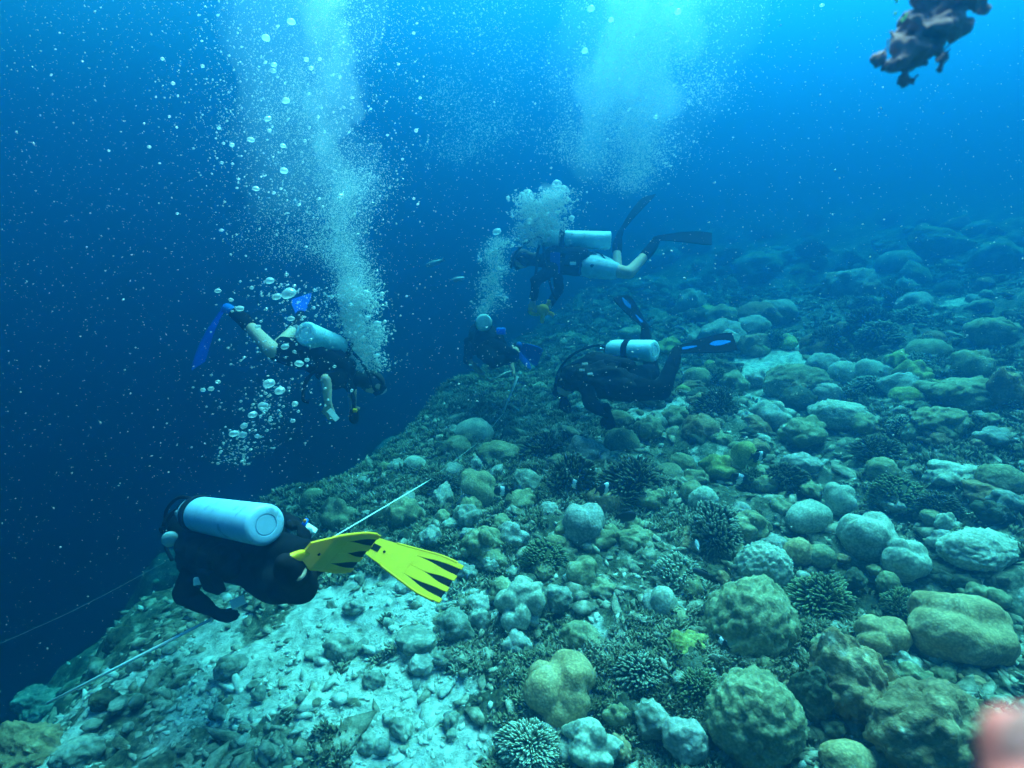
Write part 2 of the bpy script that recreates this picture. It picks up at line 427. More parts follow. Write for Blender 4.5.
HEADS = [
 (560,695,88,74,'boulder','tan',"round olive tan lobed coral head beside the bright sand at bottom centre"),
 (762,722,92,88,'bumpy','green',"large pimpled boulder coral at the bottom edge right of centre"),
 (755,622,90,84,'bumpy','green',"pale green pimpled boulder coral below a smaller rounded dome"),
 (768,566,52,46,'bumpy','pale',"rounded pale dome sitting on top of the pimpled green boulder coral"),
 (965,632,118,84,'boulder','tan',"biggest tan lobed coral spreading to the right edge of the photo"),
 (885,640,66,54,'boulder','tan',"tan coral hump just left of the biggest tan lobed coral"),
 (868,690,80,86,'rugged','brown',"craggy brown coral block between two humps near the lower right"),
 (942,735,116,92,'rugged','brown',"dark brown furrowed coral mass nearest the lower right corner"),
 (835,655,50,40,'knobby','green',"small knobby green coral beside the craggy brown block"),
 (522,604,64,64,'knobby','pale',"pale knobby coral with dark hollows right of the yellow fin tip"),
 (518,645,36,30,'knobby','grey',"grey knob cluster leaning at the foot of the pale knobby coral"),
 (665,605,28,36,'smooth','pale',"little smooth upright dome alone in the dark coral thicket"),
 (582,575,40,34,'boulder','green',"curled greenish dome coral under the grey dome boulder"),
 (811,517,46,34,'smooth','pale',"smooth egg shaped mint pale coral in the dark turf"),
 (844,501,40,38,'boulder','pale',"pale dome coral with pits just behind the smooth egg shaped coral"),
 (872,540,58,52,'boulder','pale',"upper half of the long whitish lobed coral right of the smooth egg"),
 (908,560,54,50,'boulder','pale',"lower whitish lobed coral joined to its upper twin on the right"),
 (721,534,58,54,'bush','dark',"dark branching coral ball with pale tips in front of a green mound"),
 (750,528,60,40,'knobby','green',"green mound coral half hidden by the dark branching ball"),
 (722,468,44,30,'knobby','yellow',"yellow green lobed coral beside the striped black and white fish"),
 (747,462,22,44,'smooth','yellow',"narrow yellow coral column next to the striped fish"),
 (583,528,50,48,'boulder','grey',"grey domed boulder coral with a dark shaded foot near the centre"),
 (604,540,34,30,'knobby','green',"green lump leaning on the right side of the grey domed boulder"),
 (638,540,52,30,'knobby','green',"low green mound right of the grey domed boulder"),
 (482,545,52,44,'knobby','green',"knobby green coral above the tip of the yellow fin"),
 (512,536,38,30,'knobby','grey',"cluster of small grey knobs right of the knobby green coral"),
 (478,489,50,42,'boulder','green',"green dome coral on a dark base below the pale cap"),
 (474,432,40,30,'smooth','pale',"pale cap coral on the slope edge under the tape end"),
 (415,465,26,18,'smooth','pale',"small pale dome perched at the edge of deep water"),
 (404,512,42,38,'knobby','green',"green lump coral beside the stretched tape behind the yellow fins"),
 (453,523,24,12,'slab','pale',"flat pale stone lying above the yellow fin"),
 (335,516,44,40,'knobby','green',"dim green dome on the drop-off right of the near tank"),
 (312,500,26,24,'smooth','green',"small dim dome left of the larger dim green dome"),
 (367,484,24,16,'smooth','grey',"faint grey lump at the drop-off lip"),
 (301,484,34,26,'rugged','green',"faint ragged mound farthest down the drop-off"),
 (681,578,46,38,'bush','pale',"finger coral cushion with pale tips under the green mound"),
 (801,552,30,26,'bumpy','tan',"small tan knob between the pale dome and the whitish lobes"),
 (822,556,28,24,'smooth','green',"small green dome right of the tan knob"),
 (690,648,52,36,'knobby','yellow',"yellowish knobby coral near the small fish at lower right centre"),
 (660,640,26,24,'knobby','grey',"grey knob left of the yellowish knobby coral"),
 (622,441,36,26,'smooth','green',"yellow green dome coral below the crouching black diver"),
 (652,428,34,34,'knobby','green',"green mound behind the yellow green dome"),
 (590,452,36,32,'rugged','grey',"grey ragged mound left of the yellow green dome"),
 (628,484,66,50,'bush','far',"broad dark bushy coral where black and white fish gather"),
 (652,498,34,28,'knobby','green',"green knobs on the right flank of the broad dark bush"),
 (606,500,34,26,'rugged','brown',"brown ragged lump under the right one of the two white barred fish"),
 (575,480,48,50,'bush','far',"dark bushy coral left of the gathering fish"),
 (670,475,32,24,'smooth','green',"little green dome between dark bush and yellow coral"),
 (705,500,30,26,'bumpy','pale',"pale lump under the yellow green lobed coral"),
 (774,414,46,32,'knobby','pale',"pale twin lobed coral above the knobby pile"),
 (808,430,62,36,'knobby','green',"pile of green knobs in the middle of the right slope"),
 (845,415,58,30,'ridged','pale',"pale ridged hump right of the green knob pile"),
 (800,384,66,40,'ridged','green',"wide green grooved mound on the middle slope"),
 (846,374,30,28,'smooth','pale',"left of two pale bluish domes side by side"),
 (874,372,32,28,'smooth','pale',"right of two pale bluish domes side by side"),
 (917,374,38,34,'knobby','yellow',"yellow green lumpy coral right of the two bluish domes"),
 (935,392,42,24,'boulder','green',"green tail of lumps trailing from the yellow green coral"),
 (975,394,70,32,'rugged','green',"long green coral ridge near the right edge"),
 (944,424,58,34,'rugged','green',"dark green hump below the long coral ridge"),
 (1000,436,44,22,'knobby','grey',"low grey mound below the ridge at the right edge"),
 (1014,392,34,46,'rugged','brown',"tall brown mound cut by the right edge"),
 (716,406,42,34,'bush','far',"dark bushy coral below the long black fin"),
 (700,430,34,30,'rugged','brown',"brown ragged lump left of the pale twin lobed coral"),
 (675,415,36,26,'knobby','green',"green lump under the black diver knee"),
 (955,474,66,34,'knobby','pale',"row of pale knobs on the right slope"),
 (1005,480,44,30,'ridged','green',"green furrowed mound right of the row of pale knobs"),
 (985,548,84,36,'ridged','pale',"pale low coral with stretched ridges at the right edge"),
 (950,524,26,26,'knobby','pale',"small pale nub above the stretched ridges"),
 (930,350,44,24,'smooth','green',"flat green cap below the sandy band at right"),
 (872,325,50,40,'bush','far',"dark bushy mound topped with green in the middle distance"),
 (724,319,34,30,'rugged','green',"hazy green mound with pale top above the long black fin"),
 (757,345,30,26,'rugged','brown',"hazy brown mound beside the sand channel"),
 (700,378,30,24,'smooth','green',"little round dome below the long black fin"),
 (724,374,20,18,'smooth','grey',"tiny grey ball next to the little round dome"),
 (830,345,40,40,'bush','far',"dark round bush at the end of the sand channel"),
 (995,332,44,30,'rugged','green',"dim green mound at the right edge above the ridge"),
 (760,268,48,34,'rugged','green',"dim pale topped mound on the far slope"),
 (856,284,50,36,'rugged','grey',"dim broad mound on the far upper slope"),
 (945,240,48,30,'rugged','green',"farthest flat topped mound near the upper right"),
 (1002,256,46,34,'rugged','green',"far rounded mound touching the right edge"),
 (900,262,40,26,'smooth','grey',"far grey dome between two flat mounds"),
 (416,640,42,36,'slab','rock',"squared block of dead coral lying left on the rubble"),
 (456,628,38,34,'rugged','rock',"rounded dead coral lump right of the squared block"),
 (480,622,22,24,'rugged','rock',"small upright dead coral stone beside the rounded lump"),
 (446,655,46,16,'slab','rock',"long narrow dead coral piece lying below the squared block"),
 (592,748,66,52,'knobby','pale',"whitish rock at the bottom edge below the olive tan head"),
 (528,748,60,44,'bush','pale',"stubby branching coral at the bottom edge below the olive tan head"),
 (545,738,30,26,'smooth','grey',"grey dome behind the stubby branching coral at the bottom"),
 (655,722,38,34,'rugged','rock',"pale rock in the dark gap right of the olive tan head"),
 (688,742,44,40,'rugged','grey',"grey pitted rock left of the large pimpled boulder"),
 (852,762,54,34,'smooth','tan',"smooth tan dome cut off by the bottom edge"),
 (820,700,34,60,'rugged','dark',"dark rock filling the gap beside the large pimpled boulder"),
 (118,641,30,24,'rugged','dark',"dark lump sitting alone on the pale slope at left"),
 (103,700,28,16,'rugged','dark',"small dark stone below the stretched tape at left"),
 (6,682,44,52,'rugged','dark',"dark rock mass at the left edge"),
 (40,706,60,26,'rugged','rock',"pale crusted mound at the lower left under the tape end"),
 (25,752,70,40,'rugged','brown',"brown crusted mound in the lower left corner"),
 (75,755,44,28,'rugged','rock',"low pale mound right of the lower left corner"),
 (228,668,30,20,'rugged','rock',"crumbly stone on the slope below the near diver hand"),
 (340,648,36,22,'rugged','rock',"crumbly stone below the near diver knee"),
 (605,590,34,26,'knobby','green',"green knobs under the curled dome coral"),
 (560,600,30,26,'rugged','rock',"pale crumbly stone right of the pale knobby coral"),
 (905,605,40,30,'bush','green',"mossy bush coral between the whitish lobes and big tan coral"),
 (820,600,64,44,'bush','green',"mossy green bush coral right of the pimpled green boulder"),
 (640,675,50,40,'bush','dark',"shadowy branching coral above the pale rock in the dark gap"),
 (700,690,46,34,'bush','green',"mossy branching coral left of the large pimpled boulder"),
 (790,480,44,30,'bush','far',"deep brown bush above the smooth egg shaped coral"),
 (900,495,50,30,'bush','green',"mossy bush coral above the whitish lobes"),
 (880,450,50,30,'bush','far',"deep brown bush below the pale ridged hump"),
 (540,450,44,36,'bush','far',"deep brown bush left of the grey ragged mound"),
 (520,500,40,28,'knobby','green',"green knobs beside the leftmost dark fish"),
 (440,485,40,24,'bush','far',"deep brown bush on the edge below the small pale dome"),
 (500,455,44,28,'rugged','green',"green ragged mound right of the pale cap"),
 (545,560,44,30,'bush','green',"mossy bush coral left of the curled dome coral"),
]
for i, (px, py, w_, h_, kind, col, label) in enumerate(HEADS):
    place_coral(px, py, w_, h_, kind, col, label, variant=i % 6)

# corals one cannot single out: scattered between the others, more of them with distance
LANDMARKS = [(560,695,"the olive tan head"), (762,722,"the large pimpled boulder"), (755,622,"the pimpled green boulder"), (965,632,"the biggest tan coral"), (868,690,"the craggy brown block"),
 (942,735,"the furrowed corner mass"), (522,604,"the pale knobby coral"), (665,605,"the little smooth dome"), (582,575,"the curled dome"), (811,517,"the smooth egg coral"), (890,548,"the long whitish lobes"),
 (721,534,"the dark branching ball"), (725,465,"the yellow green coral"), (583,528,"the grey domed boulder"), (482,545,"the coral above the fin tip"), (478,489,"the green dome"), (474,432,"the pale cap coral"),
 (415,465,"the dome at the drop-off"), (404,512,"the coral beside the tape"), (335,516,"the dim green dome"), (625,486,"the broad dark bush"), (774,414,"the pale twin lobes"), (845,415,"the pale ridged hump"),
 (800,384,"the wide grooved mound"), (860,373,"the two bluish domes"), (917,374,"the yellow green lumpy coral"), (975,394,"the long green ridge"), (955,474,"the row of pale knobs"), (985,548,"the stretched pale ridges"),
 (724,319,"the hazy pale topped mound"), (872,325,"the bushy green topped mound"), (760,268,"the dim mound on the far slope"), (856,284,"the broad far mound"), (945,240,"the farthest flat mound"), (1002,256,"the far rounded mound"),
 (436,634,"the squared dead block"), (592,748,"the whitish bottom rock"), (118,641,"the lone dark lump"), (103,700,"the small dark stone"), (40,706,"the pale crusted mound"), (400,575,"the yellow fins"), (250,590,"the near diver"),
 (300,700,"the brightest sand"), (620,375,"the crouching black diver"), (700,345,"the long black fin"), (180,690,"the lower stretch of tape"), (622,441,"the yellow green dome"), (681,578,"the finger coral cushion")]
KINDW = {'rugged': 'ragged', 'smooth': 'smooth', 'bumpy': 'bumpy', 'bush': 'bushy', 'ridged': 'grooved', 'knobby': 'knobby', 'slab': 'flat', 'boulder': 'lobed'}
COLW = {'green': 'green', 'grey': 'grey', 'brown': 'brown', 'dark': 'dark', 'yellow': 'yellowish', 'rock': 'pale', 'far': 'deep brown'}
_said = {}
def describe(px, py, s, kind, col, noun):
    lx, ly, lm = min(LANDMARKS, key=lambda q: (q[0] - px) ** 2 + (q[1] - py) ** 2 * 2)
    dx, dy = px - lx, py - ly
    side = ("right of" if dx > 0 else "left of") if abs(dx) > abs(dy) * 1.2 else ("just below" if dy > 0 else "just above")
    size = "tiny" if s < 19 else "small" if s < 27 else "medium"
    key = f"{size} {COLW[col]} {KINDW[kind]} {noun} {side} {lm}"
    _said[key] = _said.get(key, 0) + 1
    return key if _said[key] == 1 else ["", "", "second ", "third ", "fourth ", "fifth ", "sixth "][min(6, _said[key])] + key
def scatter_corals():
    zones = [  # px0, px1, py0, py1, count, size range, kinds, colours, label, group
      (620, 1020, 215, 300, 84, (10, 28), ['rugged', 'knobby', 'ridged', 'rugged', 'bush'], ['green', 'grey', 'brown', 'dark', 'rock'], "dim coral mound on the hazy far slope at upper right", "dim coral mounds on the far slope"),
      (620, 1020, 300, 400, 92, (14, 38), ['rugged', 'knobby', 'boulder', 'bush', 'ridged'], ['green', 'brown', 'grey', 'dark', 'yellow'], "middling coral lump on the bluish middle slope at right", "coral lumps on the middle slope"),
      (680, 1020, 400, 600, 96, (12, 34), ['knobby', 'knobby', 'rugged', 'boulder', 'bush', 'bumpy'], ['green', 'brown', 'dark', 'grey', 'green'], "small coral lump in the turf of the right slope", "small coral lumps in the right slope turf"),
      (440, 700, 385, 620, 92, (10, 30), ['knobby', 'knobby', 'rugged', 'boulder', 'bumpy'], ['green', 'grey', 'dark', 'rock'], "small coral lump on the ground in mid picture", "small coral lumps in mid picture"),
      (560, 1010, 600, 765, 62, (16, 36), ['knobby', 'rugged', 'knobby', 'rugged'], ['green', 'brown', 'dark', 'rock'], "small coral lump wedged among the big near heads", "small coral lumps among the near heads"),
      (330, 520, 560, 760, 26, (12, 26), ['rugged', 'slab', 'knobby'], ['rock', 'rock', 'grey'], "chunk of dead coral on the rubble below the yellow fins", "dead coral chunks below the yellow fins"),
      (20, 330, 610, 760, 26, (8, 18), ['rugged', 'slab'], ['rock', 'rock', 'rock'], "chunk of dead coral on the pale slope at lower left", "dead coral chunks at lower left"),
      (300, 470, 440, 560, 22, (10, 24), ['rugged', 'bumpy'], ['green', 'dark', 'grey'], "faint coral lump along the drop-off lip", "faint lumps on the drop-off lip"),
    ]
    for (x0, x1, y0, y1, n, sz, kinds, cols, label, grp) in zones:
        for k in range(n):
            px = rnd.uniform(x0, x1); py = y0 + (y1 - y0) * rnd.random()
            s = rnd.uniform(*sz); kind = rnd.choice(kinds); col = rnd.choice(cols)
            if kind == 'bush': col = rnd.choice(['dark', 'green', 'far'])
            h = s * rnd.uniform(.55, .95)
            lab = describe(px, py, s, kind, col, "dead coral chunk" if 'chunk' in label else "coral lump")
            place_coral(px, py, s * rnd.uniform(.9, 1.3), h, kind, col, lab, rot=rnd.uniform(0, 360), tilt=rnd.uniform(-.2, .2), group=grp, variant=rnd.randrange(6),
                        name="dead_coral_chunk" if 'chunk' in label else KINDW[kind] + "_coral_lump", cat="rock" if 'chunk' in label else "coral")
scatter_corals()

# ------------------------------------------------------------------ rubble, turf and fingers of coral nobody could count
def scatter_xy(n, r0, r1, az0=-50, az1=50):
    r = np.exp(rng.uniform(math.log(r0), math.log(r1), n)); a = np.radians(rng.uniform(az0, az1, n))
    return r * np.sin(a), r * np.cos(a), r
def edge_x(y): return np.interp(y, EDGE_Y, EDGE_X)
def flat_rot(n):
    th = rng.uniform(0, 6.28, n); a, b = rng.normal(0, .28, n), rng.normal(0, .28, n)
    X = np.stack([np.cos(th), np.sin(th), a], -1); X /= np.linalg.norm(X, axis=1)[:, None]
    Y = np.stack([-np.sin(th), np.cos(th), b], -1); Z = np.cross(X, Y); Z /= np.linalg.norm(Z, axis=1)[:, None]; Y = np.cross(Z, X)
    return np.stack([X, Y, Z], -1)
def rand_rot(n):
    q = rng.normal(size=(n, 4)); q /= np.linalg.norm(q, axis=1)[:, None]
    w_, x, y, z = q.T
    return np.stack([np.stack([1 - 2 * (y * y + z * z), 2 * (x * y - z * w_), 2 * (x * z + y * w_)], -1),
                     np.stack([2 * (x * y + z * w_), 1 - 2 * (x * x + z * z), 2 * (y * z - x * w_)], -1),
                     np.stack([2 * (x * z - y * w_), 2 * (y * z + x * w_), 1 - 2 * (x * x + y * y)], -1)], 1)
def scatter_mesh(name, tv, tf, pos, rot, scale, mat, jitter=0., vals=None, vname='tip', smooth=True):
    n = len(pos); k = len(tv)
    V = np.repeat(tv[None], n, 0)
    if jitter: V = V * (1 + rng.uniform(-jitter, jitter, (n, k, 1)))
    V = V * scale[:, None, :]
    V = np.einsum('nij,nkj->nki', rot, V) + pos[:, None, :]
    F = tf[None] + (np.arange(n) * k)[:, None, None]
    o = mesh_obj(name, V.reshape(-1, 3), F.reshape(-1, tf.shape[1]), mat, smooth=smooth)
    if vals is not None:
        a = o.data.attributes.new(vname, 'FLOAT', 'POINT'); a.data.foreach_set('value', np.tile(vals, n).astype(np.float32))
    return o
def rubble_mat(name, stops):
    m, n, b = nodes_of(name, .9, .1)
    p = geopos(n)
    c = ramp(n, tex_noise(n, p, 13, 4, .7), stops)
    n.links.new(c, b.inputs['Base Color']); bump(n, b, tex_noise(n, p, 110, 4, .7), .9, .008); return m
def rubble(name, n0, r1, pale, mat, label, mean, az0=-52):
    tv, tf = ico(1)
    tv = tv * (1 + .35 * np.random.default_rng(5).uniform(-1, 1, (len(tv), 1)))
    x, y, r = scatter_xy(n0, 1.2, r1, az0 - 8, 62)
    s = sandmask(x, y)
    P = np.stack([x, y, 0 * x], -1)
    clump = .30 + .70 * sstep(-.3, .4, fbm(P * 2.2, 3, 71))
    want = (.15 + .85 * sstep(.15, .6, s)) if pale else (1 - .93 * sstep(.1, .7, s))
    want = want * np.where(pale, 1, 1 - .75 * sstep(3.0, 4.2, y) * (1 - sstep(-.6, 1.0, x - edge_x(y))))  # fewer pieces along the drop-off lip: its dimming is put into the cover
    keep = (x > edge_x(y) - 4.2) & (rng.random(len(x)) < clump * want * (1 if pale else .8))
    x, y, r, s = x[keep], y[keep], r[keep], s[keep]
    n = len(x)
    size = np.clip(np.exp(rng.normal(math.log(mean), .50, n)) * (1 + .16 * r), .004, .08)
    sc = size[:, None] * np.stack([rng.uniform(.7, 2.6, n), rng.uniform(.55, 1.0, n), rng.uniform(.4, .8, n)], -1)
    z = height(x, y) + size * .05
    o = scatter_mesh(name, tv, tf, np.stack([x, y, z], -1), flat_rot(n), sc, mat, .38, smooth=True)
    tag(o, label, "rubble", kind="stuff")
rubble("coral_rubble", 29000, 13.0, False, rubble_mat("coral_rubble", [(.32, (.07, .065, .04)), (.45, (.20, .185, .13)), (.57, (.38, .35, .27)), (.72, (.60, .57, .48))]), "broken pieces of dead coral strewn over the whole slope", .0125, -46)
rubble("pale_rubble", 19000, 7.0, True, rubble_mat("pale_rubble", [(.28, (.20, .22, .17)), (.42, (.40, .42, .36)), (.55, (.62, .63, .57)), (.70, (.82, .82, .77))]), "bleached crumbs of coral lying thickly over the pale sand", .0072)

def prong(bx, by, dx, dy, h, r):
    b = np.array([[bx + r * math.cos(t), by + r * math.sin(t), -.25] for t in (0, 2.09, 4.19)])
    m = np.array([[bx + dx * .55 + r * .75 * math.cos(t + .5), by + dy * .55 + r * .75 * math.sin(t + .5), h * .6] for t in (0, 2.09, 4.19)])
    tip = np.array([[bx + dx, by + dy, h]])
    F = [[0, 1, 4], [0, 4, 3], [1, 2, 5], [1, 5, 4], [2, 0, 3], [2, 3, 5], [3, 4, 6], [4, 5, 6], [5, 3, 6]]
    return np.vstack([b, m, tip]), F, [0, 0, 0, .6, .6, .6, 1]
def turf():
    g = random.Random(3); V = []; F = []; T = []
    for k in range(4):
        a = k * 1.57 + g.uniform(-.4, .4); q = g.uniform(.1, .35); l = g.uniform(.25, .6)
        v, f, t = prong(q * math.cos(a), q * math.sin(a), l * math.cos(a), l * math.sin(a), g.uniform(.5, .95), g.uniform(.20, .30))
        F += [[i + len(V) * 7 for i in ff] for ff in f]; V.append(v); T += t
    tv = np.vstack(V); tf = np.array(F); tt = np.array(T)
    x, y, r = scatter_xy(50000, 1.35, 13.0, -28, 62)
    P = np.stack([x, y, 0 * x], -1)
    m = sstep(-.30, .10, fbm(P * 1.1, 3, 81) + .55 * np.maximum(sstep(-.5, 1.0, x - .1 * y), sstep(3.2, 4.4, y)) - .15)
    keep = (rng.random(len(x)) < m) & (sandmask(x, y) < .4) & (x > edge_x(y) + np.where(y > 3.4, -2.2, .3))  # dark turf runs over the drop-off lip, standing in for its fading brightness
    x, y, r = x[keep], y[keep], r[keep]; n = len(x)
    s = rng.uniform(.015, .034, n) * (1 + .16 * r)
    th = rng.uniform(0, 6.28, n)
    rot = np.zeros((n, 3, 3)); rot[:, 0, 0] = np.cos(th); rot[:, 0, 1] = -np.sin(th); rot[:, 1, 0] = np.sin(th); rot[:, 1, 1] = np.cos(th); rot[:, 2, 2] = 1
    rot[:, 0, 2] = rng.normal(0, .3, n); rot[:, 1, 2] = rng.normal(0, .3, n)
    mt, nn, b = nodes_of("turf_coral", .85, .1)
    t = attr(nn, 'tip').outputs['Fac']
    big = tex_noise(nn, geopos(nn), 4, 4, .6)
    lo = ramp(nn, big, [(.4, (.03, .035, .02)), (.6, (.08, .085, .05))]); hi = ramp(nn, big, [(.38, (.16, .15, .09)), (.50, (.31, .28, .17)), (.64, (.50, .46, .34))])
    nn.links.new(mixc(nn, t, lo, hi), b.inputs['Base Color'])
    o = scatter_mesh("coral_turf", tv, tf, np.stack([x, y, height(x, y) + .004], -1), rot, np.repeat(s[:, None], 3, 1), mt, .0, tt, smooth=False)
    tag(o, "dark low turf of tiny coral fingers and weed covering the right slope", "coral turf", kind="stuff")
turf()

# ------------------------------------------------------------------ divers: helpers
def plain(name, col, rough=.6, spec=.3, noise=.25, scale=25, metal=0., fine=.2):
    m, n, b = nodes_of(name, rough, spec)
    o = objco(n)
    wear = 'tank' in name or 'alumin' in name
    lo = tuple(c * (1 - noise) for c in col); hi = tuple(min(1, c * (1 + noise)) for c in col)
    n.links.new(ramp(n, tex_noise(n, o, scale, 5, .65), [(.3, lo), (.7, hi)]), b.inputs['Base Color'])
    b.inputs['Metallic'].default_value = metal
    if wear:    # scuffs and grime of use
        base = b.inputs['Base Color'].links[0].from_socket
        sc = ramp(n, tex_noise(n, o, 9, 9, .75), [(.56, (0, 0, 0)), (.62, (1, 1, 1))])
        n.links.new(mixc(n, math_(n, 'MULTIPLY', sc, .55), base, tuple(c * .35 for c in col)), b.inputs['Base Color'])
    if fine: bump(n, b, tex_noise(n, o, scale * 6, 3, .6), fine, .003)
    return m
DM = {
 'skin': plain("skin", (.62, .42, .30), .6, .3, .12, 9),
 'black': plain("black_neoprene", (.005, .0055, .007), .95, .04, .4, 14),
 'darkblue': plain("dark_blue_neoprene", (.03, .05, .11), .8, .2, .4, 14),
 'nylon': plain("black_nylon", (.009, .010, .012), .85, .08, .5, 60),
 'rubber': plain("black_rubber", (.008, .008, .010), .95, .05, .3, 40),
 'tank': plain("painted_aluminium", (.32, .55, .74), .5, .3, .10, 10, .1, .15),
 'tankblue': plain("pale_tank_paint", (.48, .80, .86), .55, .3, .10, 10, .1, .15),
 'boot': plain("tank_boot_rubber", (.52, .55, .55), .6, .3, .15, 20),
 'steel': plain("valve_steel", (.5, .5, .5), .3, .5, .2, 30, .9),
 'yellow': plain("yellow_fin_plastic", (1.0, .54, .010), .5, .3, .10, 8, 0, .08),
 'blue': plain("blue_fin_plastic", (.01, .26, 1.0), .7, .1, .15, 8),
 'deepblue': plain("deep_blue_fin_plastic", (.008, .06, .40), .7, .1, .2, 8),
 'glass': plain("mask_glass", (.30, .45, .50), .1, .8, .1, 8, 0, 0),
 'white': plain("white_plastic", (.80, .82, .82), .45, .4, .08, 20),
 'shorts': plain("pale_blue_shorts", (.42, .62, .72), .8, .1, .2, 14),
 'hair': plain("black_hair", (.015, .012, .01), .6, .3, .4, 60),
 'cyan': plain("pale_cyan_cap", (.55, .75, .75), .5, .3, .2, 20),
 'orange': plain("orange_plastic", (.85, .22, .03), .5, .3, .1, 20),
}
def see_light_through(m, amount):
    n = m.node_tree; o = n.nodes['Material Output']; b = n.nodes['Principled BSDF']
    t = n.nodes.new('ShaderNodeBsdfTranslucent'); x = n.nodes.new('ShaderNodeMixShader'); x.inputs[0].default_value = amount
    n.links.new(b.inputs['Base Color'].links[0].from_socket, t.inputs[0])
    n.links.new(b.outputs[0], x.inputs[1]); n.links.new(t.outputs[0], x.inputs[2]); n.links.new(x.outputs[0], o.inputs[0])
for k_ in ('blue', 'yellow'): see_light_through(DM[k_], .45 if k_ == 'blue' else .25)
def tcap(bm, p0, r0, p1, r1, seg=12):
    """tapered limb with round ends"""
    p0, p1 = Vector(p0), Vector(p1); d = p1 - p0; L = d.length
    q = d.to_track_quat('Z', 'Y').to_matrix().to_4x4() if L > 1e-6 else Matrix.Identity(4)
    prof = [(-r0 * math.cos(a), r0 * math.sin(a)) for a in (0.0, .5, 1.05)] + [(0, r0)] + [(L * .5, (r0 + r1) / 2), (L, r1)] + [(L + r1 * math.sin(a), r1 * math.cos(a)) for a in (.5, 1.05, math.pi / 2)]
    rings = []
    for z, r in prof:
        if r < 1e-5 or (z, r) == prof[0] or (z, r) == prof[-1]:
            rings.append([bm.verts.new(q @ Vector((0, 0, z)) + p0)])
        else:
            rings.append([bm.verts.new(q @ Vector((r * math.cos(2 * math.pi * k / seg), r * math.sin(2 * math.pi * k / seg), z)) + p0) for k in range(seg)])
    for A, B in zip(rings, rings[1:]):
        if len(A) == 1 and len(B) == 1: continue
        for k in range(seg):
            k2 = (k + 1) % seg
            if len(A) == 1: bm.faces.new((A[0], B[k2], B[k]))
            elif len(B) == 1: bm.faces.new((A[k], A[k2], B[0]))
            else: bm.faces.new((A[k], A[k2], B[k2], B[k]))
def ball(bm, c, r3, axis=None, up=None):
    ret = bmesh.ops.create_icosphere(bm, subdivisions=3, radius=1)
    M = Matrix.Identity(3)
    if axis is not None:
        z = Vector(axis).normalized(); u_ = Vector(up or (0, 0, 1)); x = u_.cross(z).normalized(); y = z.cross(x)
        M = Matrix((x, y, z)).transposed()
    for v in ret['verts']:
        v.co = M @ Vector((v.co.x * r3[0], v.co.y * r3[1], v.co.z * r3[2])) + Vector(c)
def finish(name, bm, mat, parent=None, smooth=True, voxel=None, relax=3, bevel=None, subsurf=0, folds=0):
    me = bpy.data.meshes.new(name); bm.normal_update(); bm.to_mesh(me); bm.free()
    o = bpy.data.objects.new(name, me); C.objects.link(o)
    mods = False
    if voxel:
        m = o.modifiers.new('r', 'REMESH'); m.mode = 'VOXEL'; m.voxel_size = voxel; m.use_smooth_shade = True
        if relax:
            m = o.modifiers.new('s', 'SMOOTH'); m.iterations = relax; m.factor = .5
        mods = True
    if bevel:
        m = o.modifiers.new('b', 'BEVEL'); m.width = bevel; m.segments = 2; m.limit_method = 'ANGLE'; mods = True
    if subsurf:
        m = o.modifiers.new('u', 'SUBSURF'); m.levels = subsurf; m.render_levels = subsurf; mods = True
    if mods:
        dg = bpy.context.evaluated_depsgraph_get()
        me2 = bpy.data.meshes.new_from_object(o.evaluated_get(dg)); o.modifiers.clear(); o.data = me2
        bpy.data.meshes.remove(me); me = me2; me.name = name
    if folds:
        co = np.empty(len(me.vertices) * 3); me.vertices.foreach_get('co', co); co = co.reshape(-1, 3)
        nn_ = np.empty(len(me.vertices) * 3, np.float32); me.vertex_normals.foreach_get('vector', nn_)
        co += nn_.reshape(-1, 3) * (folds * fbm(co * np.array([11, 11, 17]), 4, 8))[:, None]; me.vertices.foreach_set('co', co.ravel()); me.update()
    for p in me.polygons: p.use_smooth = smooth
    me.materials.clear(); me.materials.append(mat)
    if parent: 
        o.parent = parent; o.matrix_parent_inverse = root_inv(parent)
    return o
def root_inv(p):
    def world(q):
        return q.matrix_basis.copy() if q.parent is None else world(q.parent) @ q.matrix_parent_inverse @ q.matrix_basis
    return world(p).inverted()
def tube(name, pts, r, mat, parent=None, seg=8, flat=None):
    """a smooth hose through the points"""
    P = [Vector(p) for p in pts]; Q = []
    for i in range(len(P) - 1):
        a, b, c, d = P[max(i - 1, 0)], P[i], P[i + 1], P[min(i + 2, len(P) - 1)]
        for k in range(6 if len(P) > 2 else 1):
            t = k / (6 if len(P) > 2 else 1)
            Q.append(.5 * ((2 * b) + (-a + c) * t + (2 * a - 5 * b + 4 * c - d) * t * t + (-a + 3 * b - 3 * c + d) * t ** 3))
    Q.append(P[-1]); bm = bmesh.new(); rings = []
    for i, q in enumerate(Q):
        d = (Q[min(i + 1, len(Q) - 1)] - Q[max(i - 1, 0)]).normalized()
        x = d.cross(Vector((0, 0, 1))); x = x.normalized() if x.length > .05 else Vector((1, 0, 0)); y = d.cross(x)
        f = flat or (1, 1)
        rings.append([bm.verts.new(q + (x * math.cos(2 * math.pi * k / seg) * f[0] + y * math.sin(2 * math.pi * k / seg) * f[1]) * r) for k in range(seg)])
    for A, B in zip(rings, rings[1:]):
        for k in range(seg): bm.faces.new((A[k], A[(k + 1) % seg], B[(k + 1) % seg], B[k]))
    bm.faces.new(rings[0][::-1]); bm.faces.new(rings[-1])
    return finish(name, bm, mat, parent)
